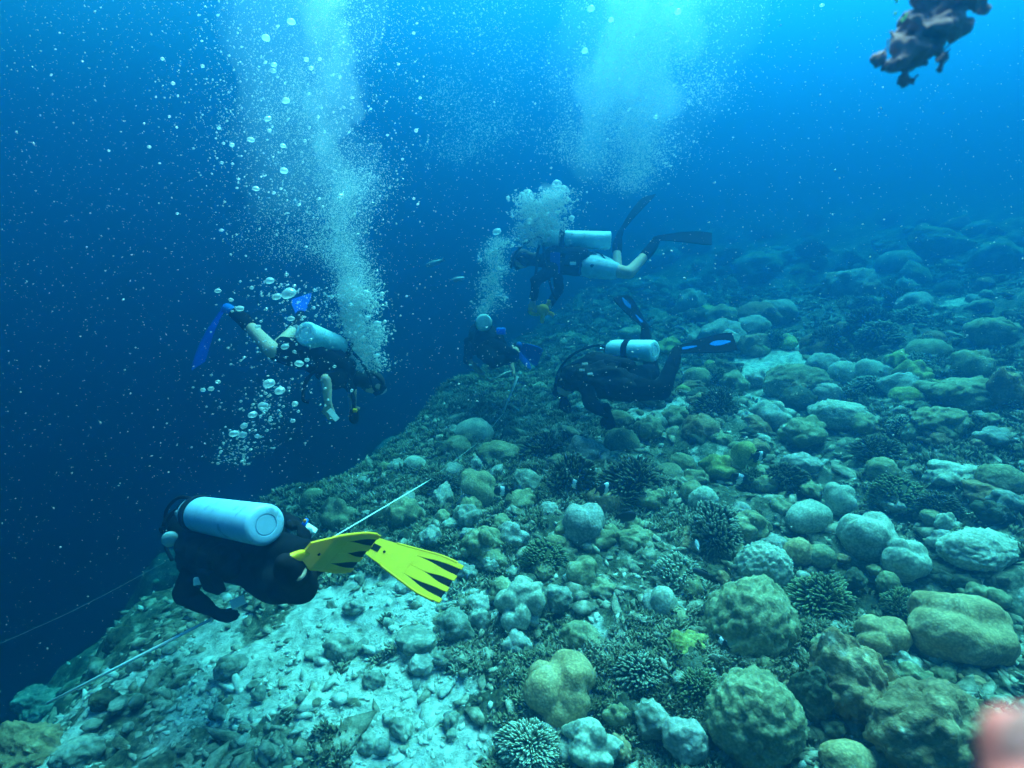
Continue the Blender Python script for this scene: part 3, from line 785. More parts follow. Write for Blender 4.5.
def lathe(name, p0, p1, prof, mat, parent=None, seg=32, smooth=True):
    """profile of (fraction of the way, radius) turned round the line p0-p1 (fractions in metres when the line is 1 m)"""
    p0, p1 = Vector(p0), Vector(p1); d = (p1 - p0).normalized(); q = d.to_track_quat('Z', 'Y').to_matrix()
    bm = bmesh.new(); rings = []
    for z, r in prof:
        rings.append([bm.verts.new(q @ Vector((max(r, .0005) * math.cos(2 * math.pi * k / seg), max(r, .0005) * math.sin(2 * math.pi * k / seg), z)) + p0) for k in range(seg)])
    for A, B in zip(rings, rings[1:]):
        for k in range(seg): bm.faces.new((A[k], A[(k + 1) % seg], B[(k + 1) % seg], B[k]))
    bm.faces.new(rings[0][::-1]); bm.faces.new(rings[-1])
    o = finish(name, bm, mat, parent, smooth=True)
    return o
def sharp(o, ang=35):
    me = o.data
    bm = bmesh.new(); bm.from_mesh(me)
    for e in bm.edges:
        if len(e.link_faces) == 2 and e.calc_face_angle(0) > R(ang): e.smooth = False
    bm.to_mesh(me); bm.free()
def box(name, c, ax, ay, az, size, mat, parent=None, bevel=.004):
    ax, ay, az = [Vector(v).normalized() for v in (ax, ay, az)]
    bm = bmesh.new(); bmesh.ops.create_cube(bm, size=1)
    for v in bm.verts: v.co = Vector(c) + ax * v.co.x * size[0] + ay * v.co.y * size[1] + az * v.co.z * size[2]
    return finish(name, bm, mat, parent, smooth=False, bevel=bevel)

def hand_caps(bm, wrist, d, n, s=1.0, curl=.5, grow=0.):
    """palm, four unequal fingers and a thumb leaving the side of the palm"""
    d = Vector(d).normalized(); n = Vector(n); n = (n - d * n.dot(d)).normalized(); x = d.cross(n)
    W = Vector(wrist); g = grow
    for q in (-.028, -.009, .010, .027):
        tcap(bm, W + x * q * .6 * s + d * .01 * s, (.015 + g) * s, W + (x * q + d * .085) * s, (.012 + g) * s, 8)
    for q, L in ((-.029, .058), (-.010, .076), (.010, .082), (.029, .072)):
        a = W + (x * q + d * .088) * s; b = a + (d * math.cos(curl * .6) - n * math.sin(curl * .6)) * L * .55 * s + x * q * .15 * s
        c = b + (d * math.cos(curl * 1.8) - n * math.sin(curl * 1.8)) * L * .5 * s
        tcap(bm, a, (.0095 + g) * s, b, (.0088 + g) * s, 8); tcap(bm, b, (.0088 + g) * s, c, (.0075 + g) * s, 8)
    a = W + (x * .022 + d * .025) * s; b = a + (x * .032 + d * .035 - n * .012) * s; c = b + (x * .006 + d * .034 - n * .010) * s
    tcap(bm, a, (.013 + g) * s, b, (.011 + g) * s, 8); tcap(bm, b, (.0105 + g) * s, c, (.009 + g) * s, 8)

def fin(parent, root, tip, across, blade_mat, rail_mat, width=.205, bend=.05, foot=None, style='split', label=None, pocket=None, rootw=.42):
    """a swim fin: blade cut from an outline with its own thickness, rubber channels, side rails and a foot pocket"""
    root, tip = Vector(root), Vector(tip); d = tip - root; L = d.length; d.normalize()
    x = Vector(across); x = (x - d * x.dot(d)).normalized(); nn = d.cross(x)
    def P(s, t, z=0.): # s 0..1 along, t -1..1 across
        ww = (rootw + (1 - rootw) * min(1, s / .75) ** 1.1) * width / 2
        return root + d * (s * L) + x * (t * ww) + nn * (z - bend * (s * s) + .25 * bend * s)
    def slab(poly_rows, mat, name, par, th, z0=0.):
        bm = bmesh.new()
        top = [[bm.verts.new(P(s, t, z0 + th / 2)) for (s, t) in row] for row in poly_rows]
        bot = [[bm.verts.new(P(s, t, z0 - th / 2)) for (s, t) in row] for row in poly_rows]
        for A, B in zip(top, top[1:]):
            for k in range(len(A) - 1): bm.faces.new((A[k], A[k + 1], B[k + 1], B[k]))
        for A, B in zip(bot, bot[1:]):
            for k in range(len(A) - 1): bm.faces.new((A[k], B[k], B[k + 1], A[k + 1]))
        n_ = len(top)
        for i in range(n_ - 1):
            bm.faces.new((top[i][0], top[i + 1][0], bot[i + 1][0], bot[i][0])); bm.faces.new((top[i][-1], bot[i][-1], bot[i + 1][-1], top[i + 1][-1]))
        for k in range(len(top[0]) - 1):
            bm.faces.new((top[0][k], bot[0][k], bot[0][k + 1], top[0][k + 1])); bm.faces.new((top[-1][k], top[-1][k + 1], bot[-1][k + 1], bot[-1][k]))
        return finish(name, bm, mat, par, smooth=False, bevel=min(th * .3, .0015))
    e = bpy.data.objects.new("fin", None); C.objects.link(e); e.empty_display_size = .1
    e.parent = parent; e.location = root if parent is None else parent.matrix_basis.inverted() @ root
    if label: e["label"] = label
    N = 14
    if style == 'split':
        # four tongues of stiff plastic reaching past the rubber between them
        cuts = [(-1.0, -.62, .97), (-.44, -.05, 1.0), (.05, .44, 1.0), (.62, 1.0, .97)]
        starts = {}
        rows = []
        slab([[(s, t) for t in (-1, -.5, 0, .5, 1)] for s in np.linspace(0, .56, 6)], blade_mat, 'blade', e, .007)
        ln = [(-1, -.60), (-.60, -.02), (-.02, .60), (.60, 1)]
        for i, (a, b) in enumerate(ln):
            rr = []
            for s in np.linspace(.56, 1, N):
                def gap(i_side, st): return .16 * sstep(st - .05, .92, s)
                aa = a + (gap(0, [0, .60, .74, .60][i]) if i else 0); bb = b - (gap(1, [.60, .74, .60, 0][i]) if i < 3 else 0)
                if s > .985: aa += .02; bb -= .02
                rr.append([(s, aa), (s, (aa + bb) / 2), (s, bb)])
            slab(rr, blade_mat, 'blade_rib', e, .007)
        slab([[(s, t) for t in (-.93, -.5, 0, .5, .93)] for s in np.linspace(.34, .985, 12)], rail_mat, 'rubber_web', e, .005, -.0004)
        if rootw < .5: box('logo_patch', P(.17, 0, .0045), x, d, nn, (.030, .045, .003), rail_mat, e, .001)
        bm = bmesh.new(); tcap(bm, P(.27, 0, .002), .006, P(.27, 0, .0045), .006); finish('vent_hole', bm, rail_mat, e)
    else:
        slab([[(s, t) for t in (-1, -.5, 0, .5, 1)] for s in np.linspace(0, 1, N)], rail_mat if style == 'patch' else blade_mat, 'blade', e, .007)
        if style == 'patch':
            for s0, s1 in ((.05, .36), (.58, .93)):
                for z_ in (.004, -.004):
                    slab([[(s, t * (.06 + .24 * math.sin(math.pi * min(1, max(0, (s - s0) / (s1 - s0))) ** .7))) for t in (-1, 0, 1)] for s in np.linspace(s0, s1, 11)], blade_mat, 'blue_panel', e, .005, z_)
        if style == 'stripe':
            for t0 in (-.55, 0, .55):
                slab([[(s, t0 - .09), (s, t0 + .09)] for s in np.linspace(.15, .98, 8)], DM['boot'], 'light_stripe', e, .004, .004)
    for sgn in (-1, 1):
        tube('side_rail', [P(s, sgn * 1.0, 0) for s in np.linspace(-.02, .93, 7)], .006, blade_mat if style == 'split' else rail_mat, e, 8)
    # foot pocket
    f = Vector(foot) if foot is not None else root - d * .16
    bm = bmesh.new(); k_ = .85 if pocket else 1.
    tcap(bm, root + d * .03, .026 * k_, root - (root - f) * .25, .042 * k_); tcap(bm, root - (root - f) * .2, .042 * k_, f, .042 * k_)
    for v in bm.verts:
        o_ = v.co - root; k = o_.dot(nn); v.co -= nn * k * (.55 if pocket else .25)
    finish('foot_pocket', bm, pocket or rail_mat, e, voxel=.010, relax=3)
    return e

def tank(parent, base, top, mat, band_mat, r=.088, label=None, band=.62, boot=False):
    base, top = Vector(base), Vector(top); d = (top - base).normalized(); L = .62
    L = (top - base).length
    prof = [(0, .0), (0, r * .46), (.004, r * .48), (.004, r * .52), (0, r * .54), (.0, r * .80), (.006, r * .93), (.018, r), (L - .10, r), (L - .06, r * .94), (L - .03, r * .78), (L - .008, r * .45), (L, r * .30)]
    t = lathe('tank', base, top, prof, mat, parent, 40); sharp(t, 40)
    if label: t["label"] = label
    b0 = base + d * L * band
    q = lathe('tank_band', b0 - d * .028, b0 + d * .028, [(0, r + .003), (0, r + .008), (.056, r + .008), (.056, r + .003)], band_mat, t, 40)
    v = bmesh.new(); tcap(v, top - d * .01, .022, top + d * .05, .018); x = d.cross(Vector((.3, .2, 1))).normalized()
    tcap(v, top + d * .035 - x * .05, .015, top + d * .035 + x * .04, .013)
    finish('tank_valve', v, DM['steel'], t)
    return t

def person(loc, label, group="scuba divers over the reef"):
    e = bpy.data.objects.new("person", None); C.objects.link(e); e.location = loc
    tag(e, label, "person", group); return e

def figure(p, J, suit, suit_mat, sleeves=(1., 1., 1., 1.), hood=None, gloves=None, boots='rubber', size=1.0, handdir=None, jacket='nylon'):
    """J: joints in space. One continuous body; wetsuit, vest, gloves, hood over it.
       sleeves: how far the suit covers each arm/leg: 0 none, .5 to elbow/knee, 1 all. order: left arm, right arm, left leg, right leg"""
    V = {k: Vector(v) for k, v in J.items()}
    s = size
    def limbs(bm, g, cover=None):
        c = cover or (1, 1, 1, 1)
        def seg(a, ra, b, rb, frac=1.):
            if frac <= 0: return
            A, B = V[a], V[b]; E = A.lerp(B, frac); tcap(bm, A, ra * s + g, E, (ra + (rb - ra) * frac) * s + g)
        for side, ca, cl in (('l', c[0], c[2]), ('r', c[1], c[3])):
            seg(side + 'sh', .056, side + 'el', .043, min(1, ca * 2)); 
            if ca > .5: seg(side + 'el', .043, side + 'wr', .029, min(1, ca * 2 - 1) * (.96 if cover else 1))
            seg(side + 'hip', .088, side + 'kn', .058, min(1, cl * 2))
            if cl > .5: seg(side + 'kn', .060, side + 'an', .038, min(1, cl * 2 - 1))
        tcap(bm, V['lsh'], .062 * s + g, V['rsh'], .062 * s + g)
        tcap(bm, V['chest'], .118 * s + g, V['waist'], .102 * s + g); tcap(bm, V['waist'], .102 * s + g, V['pelvis'], .115 * s + g)
        for side in 'lr':
            tcap(bm, V[side + 'sh'].lerp(V['chest'], .45), .085 * s + g, V['waist'].lerp(V[side + 'hip'], .25), .075 * s + g)
            tcap(bm, V['waist'].lerp(V[side + 'hip'], .3), .085 * s + g, V[side + 'hip'], .092 * s + g)
        tcap(bm, V['neck'].lerp(V['chest'], .3), .060 * s + g, V['neck'], .054 * s + g)
    bm = bmesh.new(); limbs(bm, 0.)
    hd = V['head']; nk = V['neck']; face = V['face'] - hd; face.normalize(); up = (hd - nk).normalized()
    tcap(bm, nk, .052 * s, hd, .060 * s)
    ball(bm, hd + up * .02 * s, (.078 * s, .098 * s, .112 * s), up, face)
    ball(bm, hd + face * .03 * s - up * .045 * s, (.055 * s, .062 * s, .055 * s), up, face)      # jaw
    tcap(bm, hd + face * .088 * s + up * .012 * s, .009 * s, hd + face * .112 * s - up * .018 * s, .014 * s, 8)   # nose
    sidev = up.cross(face).normalized()
    for q in (-1, 1): ball(bm, hd + sidev * .076 * s * q - face * .005, (.010 * s, .018 * s, .028 * s), up, sidev)
    for side in 'lr':
        w_ = V[side + 'wr']; e_ = V[side + 'el']; dd = (w_ - e_).normalized()
        if handdir and handdir.get(side): dd = Vector(handdir[side]).normalized()
        hn = V['chest'] - w_; hn = hn if hn.length > .1 else Vector((0, 0, 1))
        hand_caps(bm, w_, dd, -hn, s * 1.02, .55)
        a = V[side + 'an']; t_ = V[side + 'toe']; tcap(bm, a, .042 * s, a.lerp(t_, .45), .040 * s); tcap(bm, a.lerp(t_, .4), .040 * s, t_, .026 * s)
    body = finish('body', bm, DM['skin'], p, voxel=.0125, relax=1)
    bm = bmesh.new(); limbs(bm, .012, sleeves)
    ws = finish('wetsuit', bm, suit_mat, p, voxel=.015, relax=4)
    me = ws.data; co = np.empty(len(me.vertices) * 3); me.vertices.foreach_get('co', co); co = co.reshape(-1, 3)
    nn_ = np.empty(len(me.vertices) * 3, np.float32); me.vertex_normals.foreach_get('vector', nn_)
    co += nn_.reshape(-1, 3) * (.007 * fbm(co * np.array([9, 9, 24]), 3, 5))[:, None]; me.vertices.foreach_set('co', co.ravel()); me.update()   # folds
    if hood:
        bm = bmesh.new(); ball(bm, hd + up * .024 * s - face * .010, (.088 * s, .100 * s, .118 * s), up, face); tcap(bm, nk.lerp(V['chest'], .15), .068 * s, hd - face * .02, .070 * s)
        for v in list(bm.verts):
            o_ = v.co - hd
            if o_.dot(face) > .055 * s and abs(o_.dot(up)) < .075 * s: v.co -= face * (o_.dot(face) - .050 * s)
        finish('hood' if hood == 'black' else 'hair', bm, DM[hood], p, voxel=.011, relax=2)
    for side in 'lr':
        if gloves:
            bm = bmesh.new(); w_ = V[side + 'wr']; dd = (w_ - V[side + 'el']).normalized()
            if handdir and handdir.get(side): dd = Vector(handdir[side]).normalized()
            hn = V['chest'] - w_; hn = hn if hn.length > .1 else Vector((0, 0, 1))
            hand_caps(bm, w_, dd, -hn, s * 1.03, .55, .004); tcap(bm, w_ - dd * .05, .040 * s, w_ + dd * .02, .034 * s)
            finish('glove', bm, DM[gloves], p, voxel=.008, relax=2)
        if boots:
            bm = bmesh.new(); a = V[side + 'an']; t_ = V[side + 'toe']; k = V[side + 'kn']
            tcap(bm, a.lerp(k, .22), .056 * s, a, .054 * s); tcap(bm, a, .054 * s, a.lerp(t_, .45), .050 * s); tcap(bm, a.lerp(t_, .4), .050 * s, t_, .036 * s)
            finish('boot', bm, DM[boots], p, voxel=.012, relax=2)
    # mask: skirt, glass and strap; regulator in the mouth
    mc = hd + face * .092 * s + up * .022 * s
    bm = bmesh.new(); ball(bm, mc, (.078 * s, .032 * s, .045 * s), up, face)
    mk = finish('mask', bm, DM['rubber'], p, voxel=.008, relax=1)
    bm = bmesh.new(); ball(bm, mc + face * .017, (.062 * s, .020 * s, .033 * s), up, face); finish('mask_glass', bm, DM['glass'], mk)
    ring = [hd + up * .03 * s + (face * math.cos(a) * .108 + sidev * math.sin(a) * .092) * s for a in np.linspace(.7, 2 * math.pi - .7, 12)]
    tube('mask_strap', ring, .010, DM['rubber'], mk, 6, (.5, 1.2))
    rc = hd + face * .130 * s - up * .050 * s
    lathe('regulator', rc - face * .02, rc + face * .03, [(0, .012), (.0, .030), (.012, .036), (.04, .034), (.048, .026), (.050, .01)], DM['rubber'], p, 20)
    return body

def vest(p, J, mat, back, r=.145):
    """buoyancy jacket: padded shell round the torso, shoulder straps, and lobes beside the tank"""
    V = {k: Vector(v) for k, v in J.items()}; back = Vector(back).normalized()
    ax = (V['pelvis'] - V['chest']).normalized(); sd_ = ax.cross(back).normalized()
    bm = bmesh.new()
    tcap(bm, V['chest'] + back * .02, r, V['waist'].lerp(V['pelvis'], .25) + back * .02, r * .93)
    for q in (-1, 1):
        tcap(bm, V['chest'] + back * .075 + sd_ * .095 * q, .062, V['waist'].lerp(V['pelvis'], .5) + back * .07 + sd_ * .105 * q, .070)
        tcap(bm, V['chest'] + back * .07 + sd_ * .11 * q, .035, V['chest'] - ax * .10 + sd_ * .10 * q - back * .06, .035)
    v = finish('vest', bm, mat, p, voxel=.014, relax=2, folds=.012)
    for q in (-1, 1):
        c = V['waist'] + sd_ * .165 * q
        box('vest_pocket', c, sd_, ax, back, (.05, .15, .13), mat, v, .012)
    return v

def joints(**kw):
    return {k: at(*v) for k, v in kw.items()}
def back_of(J, ref):
    return (Vector(ref) - (Vector(J['chest']) + Vector(J['pelvis'])) / 2).normalized()

# ------------------------------------------------------------------ the near diver with yellow fins
p = person(at(240, 565, 2.72), "diver in black suit with big yellow fins holding the tape nearest the camera")
J = joints(chest=(207, 549, 2.98), waist=(243, 559, 2.76), pelvis=(276, 566, 2.55), neck=(190, 538, 3.14), head=(180, 528, 3.26), face=(172, 531, 3.36),
           lsh=(196, 572, 2.94), lel=(184, 594, 2.80), lwr=(205, 606, 2.72), rsh=(218, 521, 3.06), rel=(262, 512, 2.92), rwr=(292, 523, 2.74),
           lhip=(276, 580, 2.50), lkn=(301, 585, 2.20), lan=(290, 572, 1.94), ltoe=(285, 563, 1.86), rhip=(278, 554, 2.56), rkn=(316, 558, 2.28), ran=(334, 552, 2.56), rtoe=(351, 546, 2.62))
figure(p, J, 'full', DM['black'], (1, 1, 1, 1), 'black', 'rubber', 'rubber', 1.0, {'l': at(216, 613, 2.70) - at(205, 606, 2.72)})
tb, tt = at(266, 525, 2.40), at(190, 512.5, 2.99)
vest(p, J, DM['nylon'], back_of(J, (tb + tt) / 2))
t = tank(p, tb, tt, DM['tank'], DM['nylon'], .089, band=.84)
x_ = (at(300, 510, 1.9) - at(280, 590, 2.3))
fin(p, at(300, 556, 1.92), at(360, 547, 2.26), at(367, 533, 2.20) - at(353, 561, 2.28), DM['yellow'], DM['rubber'], .20, -.05, foot=at(289, 561.5, 1.87), pocket=DM['yellow'], rootw=.62)
fin(p, at(362, 541, 2.60), at(453, 586, 2.34), at(462, 568, 2.40) - at(442, 602, 2.30), DM['yellow'], DM['rubber'], .185, -.02, foot=J['ran'] * .6 + J['rtoe'] * .4)
bm = bmesh.new(); ball(bm, at(300, 573.5, 1.93), (.034, .02, .016), (0, 0, 1), (1, 0, 0)); finish('bare_heel', bm, DM['skin'], p)
box('cuff_label', at(201, 580.5, 2.68), (1, .3, 0), (0, .3, 1), (-.2, -1, .2), (.062, .040, .012), DM['white'], p, .004)
tube('hose', [tt + Vector((0, 0, .02)), at(183, 505, 3.02), at(168, 520, 3.05), at(166, 545, 3.05), at(172, 560, 3.0)], .010, DM['rubber'], p)
tube('hose', [tt, at(192, 500, 3.1), at(178, 498, 3.2), at(166, 512, 3.3), at(167, 532, 3.4)], .010, DM['rubber'], p)
lathe('pressure_gauge', at(171, 538, 2.98), at(165, 545, 2.9), [(0, .012), (0, .04), (.014, .042), (.028, .038), (.03, .01)], DM['glass'], p, 20)
# things he holds
o = box('dive_slate', at(238, 602, 2.62), (1, .1, .45), (-.2, .2, .8), (-.1, -.9, .4), (.075, .045, .008), DM['white'], None, .004)
tag(o, "pale writing slate hanging under the near diver chest", "slate")
b = bpy.data.objects.new("dive_camera", None); C.objects.link(b); b.location = at(307, 529, 2.70); tag(b, "small white and blue camera with an orange button in the near diver right hand", "camera")
box('housing', at(308, 530, 2.70), (1, 0, -.8), (.8, 0, 1), (0, -1, 0), (.075, .048, .04), DM['white'], b, .008)
box('side_grip', at(303, 525, 2.69), (1, 0, -.8), (.8, 0, 1), (0, -1, 0), (.02, .06, .045), DM['blue'], b, .006)
bm = bmesh.new(); tcap(bm, at(304.5, 521.5, 2.67), .008, at(305, 520.5, 2.67), .008); finish('button', bm, DM['orange'], b)
lathe('lens_port', at(309, 531, 2.69), at(309, 531.5, 2.60), [(0, .01), (0, .018), (.022, .018), (.024, .014), (.024, .004)], DM['glass'], b, 16)

# ------------------------------------------------------------------ the diver upside of the blue water, blue fins
p = person(at(325, 370, 4.35), "bare armed diver with one long blue fin trailing down over open blue water")
J = joints(chest=(338, 372, 4.50), waist=(320, 362, 4.40), pelvis=(303, 352, 4.30), neck=(355, 379, 4.60), head=(370, 382, 4.68), face=(378, 389, 4.70),
           lsh=(336, 381, 4.30), lel=(326, 379, 4.14), lwr=(328, 403, 4.15), rsh=(346, 366, 4.72), rel=(352, 390, 4.75), rwr=(353, 406, 4.60),
           lhip=(300, 356, 4.24), lkn=(272, 350, 4.02), lan=(243, 319, 4.22), ltoe=(229, 309, 4.30), rhip=(304, 350, 4.40), rkn=(280, 345, 4.62), ran=(298, 325, 4.90), rtoe=(300, 314, 5.0))
figure(p, J, 'short', DM['black'], (.42, .42, .42, .42), 'hair', None, 'rubber', 1.0, {'l': (.1, 0, -1)})
tb, tt = at(305, 333, 4.10), at(342, 348, 4.62)
vest(p, J, DM['nylon'], back_of(J, (tb + tt) / 2))
tank(p, tb, tt, DM['tankblue'], DM['nylon'], .089, band=.97)
fin(p, at(225, 307, 4.33), at(190, 360, 4.50), (.25, 1, .35), DM['blue'], DM['blue'], .20, -.10, foot=J['lan'] * .4 + J['ltoe'] * .6, style='plain')
fin(p, at(300, 313, 5.03), at(303, 300, 5.52), (.5, .5, .2), DM['deepblue'], DM['rubber'], .20, .05, foot=J['rtoe'] * .7 + J['ran'] * .3, style='plain')
tube('hose', [tt, at(350, 350, 4.6), at(364, 366, 4.5), at(374, 388, 4.55), at(377, 390, 4.62)], .012, DM['rubber'], p)
tube('hose', [tt, at(332, 360, 4.3), at(308, 378, 4.2), at(303, 398, 4.15), at(309, 402, 4.15)], .014, DM['rubber'], p)
tube('hose', [tt, at(348, 372, 4.4), at(353, 396, 4.35), at(354, 410, 4.35)], .014, DM['rubber'], p)
bm = bmesh.new(); tcap(bm, at(354, 412, 4.35), .035, at(354, 419, 4.35), .038); finish('gauge_console', bm, DM['rubber'], p)
box('yellow_clip', at(355, 410.5, 4.31), (1, 0, 0), (0, 1, 0), (0, 0, 1), (.03, .03, .025), DM['yellow'], p)
o = box('dive_slate', at(333, 415, 4.08), (.7, 0, -1), (.6, .8, .4), (.5, -.6, .4), (.10, .045, .008), DM['boot'], None, .004)
tag(o, "pale slate dangling from the hand of the diver over open water", "slate")

# ------------------------------------------------------------------ the diver hovering highest, pale blue shorts
p = person(at(570, 262, 5.7), "highest diver hovering level in black vest and pale blue shorts with dark fins")
J = joints(chest=(554, 262, 5.70), waist=(574, 264, 5.66), pelvis=(593, 265, 5.62), neck=(536, 260, 5.75), head=(523, 259, 5.78), face=(514, 265, 5.80),
           lsh=(551, 270, 5.50), lel=(536, 280, 5.40), lwr=(533, 300, 5.45), rsh=(553, 258, 5.92), rel=(560, 288, 5.85), rwr=(549, 305, 5.70),
           lhip=(596, 268, 5.52), lkn=(629, 273, 5.36), lan=(650, 250, 5.50), ltoe=(657, 240, 5.56), rhip=(596, 262, 5.74), rkn=(617, 270, 5.98), ran=(617, 246, 6.20), rtoe=(619, 236, 6.28))
figure(p, J, 'top', DM['black'], (.95, .95, .0, .0), 'hair', None, 'rubber', 1.0, {'l': (0, 0, -1)})
bm = bmesh.new()
for sd_ in 'lr': tcap(bm, J['waist'].lerp(J[sd_ + 'hip'], .75), .115, J[sd_ + 'hip'].lerp(J[sd_ + 'kn'], .52), .092)
tcap(bm, J['waist'].lerp(J['pelvis'], .45), .122, J['pelvis'], .128)
finish('shorts', bm, DM['shorts'], p, voxel=.014, relax=3)
tb, tt = at(611, 240.5, 5.62), at(543, 239, 5.70)
vest(p, J, DM['nylon'], back_of(J, (tb + tt) / 2))
tank(p, tb, tt, DM['tankblue'], DM['nylon'], .090, band=.72)
box('blue_panel', at(555, 263, 5.50), (1, 0, 0), (0, .2, 1), (0, -1, .2), (.10, .20, .02), DM['deepblue'], p, .008)
fin(p, at(657, 238, 5.56), at(712, 235, 5.40), (0, .9, .5), DM['rubber'], DM['rubber'], .20, .06, foot=J['lan'] * .4 + J['ltoe'] * .6, style='plain')
fin(p, at(621, 231, 6.28), at(648, 193, 6.45), (.8, -.5, .5), DM['rubber'], DM['nylon'], .20, -.05, foot=J['ran'] * .4 + J['rtoe'] * .6, style='stripe')
tube('hose', [tt, at(535, 238, 5.6), at(518, 250, 5.6), at(511, 268, 5.7)], .013, DM['rubber'], p)
tube('hose', [tt, at(538, 250, 5.5), at(536, 272, 5.4), at(532, 298, 5.4)], .014, DM['rubber'], p)
tube('hose', [tt, at(545, 262, 5.45), at(552, 290, 5.45), at(557, 300, 5.45)], .013, DM['rubber'], p)
box('white_tag', at(573, 263.5, 5.46), (1, 0, 0), (0, .2, 1), (0, -1, .2), (.06, .03, .01), DM['white'], p)
# yellow spare regulator hanging below
e = bpy.data.objects.new("spare_regulator", None); C.objects.link(e); e.location = at(542, 312, 5.5); tag(e, "yellow spare regulator with coiled hose dangling under the highest diver", "regulator")
tube('hose', [at(549, 300, 5.5), at(546, 306, 5.5), at(530, 309, 5.48), at(534, 314, 5.5), at(549, 313, 5.5), at(554, 316, 5.5)], .020, DM['yellow'], e)
lathe('second_stage', at(543, 310, 5.47), at(543, 311, 5.40), [(0, .02), (0, .055), (.02, .062), (.05, .05), (.055, .02)], DM['yellow'], e, 20)
bm = bmesh.new(); tcap(bm, at(543, 314, 5.45), .03, at(542, 322, 5.45), .018); finish('mouthpiece', bm, DM['yellow'], e)

# ------------------------------------------------------------------ the crouching black diver, blue patched fins
p = person(at(605, 375, 4.8), "crouching all black diver with blue patched fins bent over the reef head down")
J = joints(chest=(594, 372, 4.92), waist=(616, 375, 4.80), pelvis=(636, 382, 4.70), neck=(577, 376, 5.02), head=(567, 384, 5.08), face=(560, 394, 5.1),
           lsh=(588, 388, 4.72), lel=(590, 405, 4.60), lwr=(607, 413, 4.62), rsh=(590, 362, 5.10), rel=(566, 372, 5.20), rwr=(564, 395, 5.15),
           lhip=(635, 389, 4.60), lkn=(662, 391, 4.45), lan=(674, 360, 4.60), ltoe=(677, 350, 4.66), rhip=(637, 378, 4.78), rkn=(652, 372, 5.15), ran=(646, 340, 5.30), rtoe=(645, 329, 5.36))
figure(p, J, 'full', DM['black'], (1, 1, 1, 1), 'black', 'rubber', 'rubber', 1.06, {'l': (.3, 0, -1)})
tb, tt = at(655, 351, 4.66), at(607, 350, 5.00)
vest(p, J, DM['nylon'], back_of(J, (tb + tt) / 2), .165)
tank(p, tb, tt, DM['tankblue'], DM['nylon'], .092, band=.52)
bm = bmesh.new()
tcap(bm, at(575, 378, 4.85), .12, at(610, 380, 4.70), .16); tcap(bm, at(610, 380, 4.70), .16, at(630, 388, 4.62), .13)
finish('jacket_bladder', bm, DM['nylon'], p, voxel=.015, relax=2, folds=.022)
fin(p, at(676, 350, 4.66), at(735, 340, 4.55), (.05, .8, .5), DM['blue'], DM['rubber'], .20, .02, foot=J['lan'] * .4 + J['ltoe'] * .6, style='patch')
fin(p, at(645, 326, 5.36), at(620, 297, 5.60), (.8, -.4, -.4), DM['blue'], DM['rubber'], .20, .02, foot=J['ran'] * .4 + J['rtoe'] * .6, style='patch')
tube('hose', [tt, at(598, 345, 4.9), at(572, 355, 4.9), at(557, 375, 5.0), at(556, 395, 5.1)], .012, DM['rubber'], p)
for px_, py_ in ((582, 370), (590, 374), (585, 364)):
    box('pale_buckle', at(px_, py_, 4.56), (1, .2, 0), (0, .4, 1), (0, -1, .4), (.05, .02, .01), DM['boot'], p)

# ------------------------------------------------------------------ the farthest diver, seen end on
p = person(at(485, 345, 6.3), "farthest diver seen end on with pale tank cap above a round dark body")
J = joints(chest=(484, 340, 6.45), waist=(487, 345, 6.25), pelvis=(492, 350, 6.05), neck=(481, 335, 6.65), head=(478, 332, 6.75), face=(476, 336, 6.9),
           lsh=(470, 342, 6.45), lel=(468, 360, 6.35), lwr=(482, 374, 6.30), rsh=(497, 336, 6.45), rel=(507, 352, 6.40), rwr=(513, 371, 6.30),
           lhip=(485, 352, 6.02), lkn=(494, 362, 5.72), lan=(508, 360, 5.98), ltoe=(516, 354, 6.04), rhip=(497, 349, 6.08), rkn=(513, 356, 5.85), ran=(516, 348, 6.15), rtoe=(520, 345, 6.2))
figure(p, J, 'short', DM['black'], (.5, .5, .85, .55), 'hair', None, 'rubber', 1.0)
tb, tt = at(484, 322, 5.98), at(482, 327, 6.55)
vest(p, J, DM['nylon'], back_of(J, (tb + tt) / 2), .19)
tank(p, tb, tt, DM['cyan'], DM['nylon'], .088, band=.4)
fin(p, at(519, 345, 6.1), at(539, 358, 6.35), (.4, .3, -.8), DM['deepblue'], DM['blue'], .20, .02, foot=J['ran'] * .4 + J['rtoe'] * .6, style='plain')
fin(p, at(516, 353, 6.02), at(528, 362, 6.4), (.4, .3, -.8), DM['deepblue'], DM['blue'], .20, .02, foot=J['lan'] * .4 + J['ltoe'] * .6, style='plain')
box('blue_pouch', at(501, 331, 6.1), (1, 0, 0), (0, 1, 0), (0, 0, 1), (.10, .06, .07), DM['blue'], p, .012)

# ------------------------------------------------------------------ the photographer's fingertip at the lens
p = person(at(1030, 760, .13), "photographer seen only as a blurred pink fingertip in the lower right corner", None)
bm = bmesh.new()
a, b, c = at(1055, 850, .11), at(1034, 795, .12), at(1020, 745, .125)
tcap(bm, a, .0100, b, .0092, 20); tcap(bm, b, .0092, c, .0078, 20)
m_ = plain("fingertip_skin", (.52, .10, .09), .8, .1, .1, 90)
f_ = finish('fingertip', bm, m_, p, voxel=.0010, relax=4)
bm = bmesh.new(); ball(bm, at(1034, 742, .1185), (.0052, .0075, .0010), at(1030, 740, -.1), (0, 0, 1)); finish('fingernail', bm, plain("fingernail", (.52, .17, .15), .6, .2, .05, 90), p)

# ------------------------------------------------------------------ transect tapes
def gpt(px, py, lift=.04):
    g, t = ground(px, py); return at(px, py, t) + Vector((0, 0, lift))
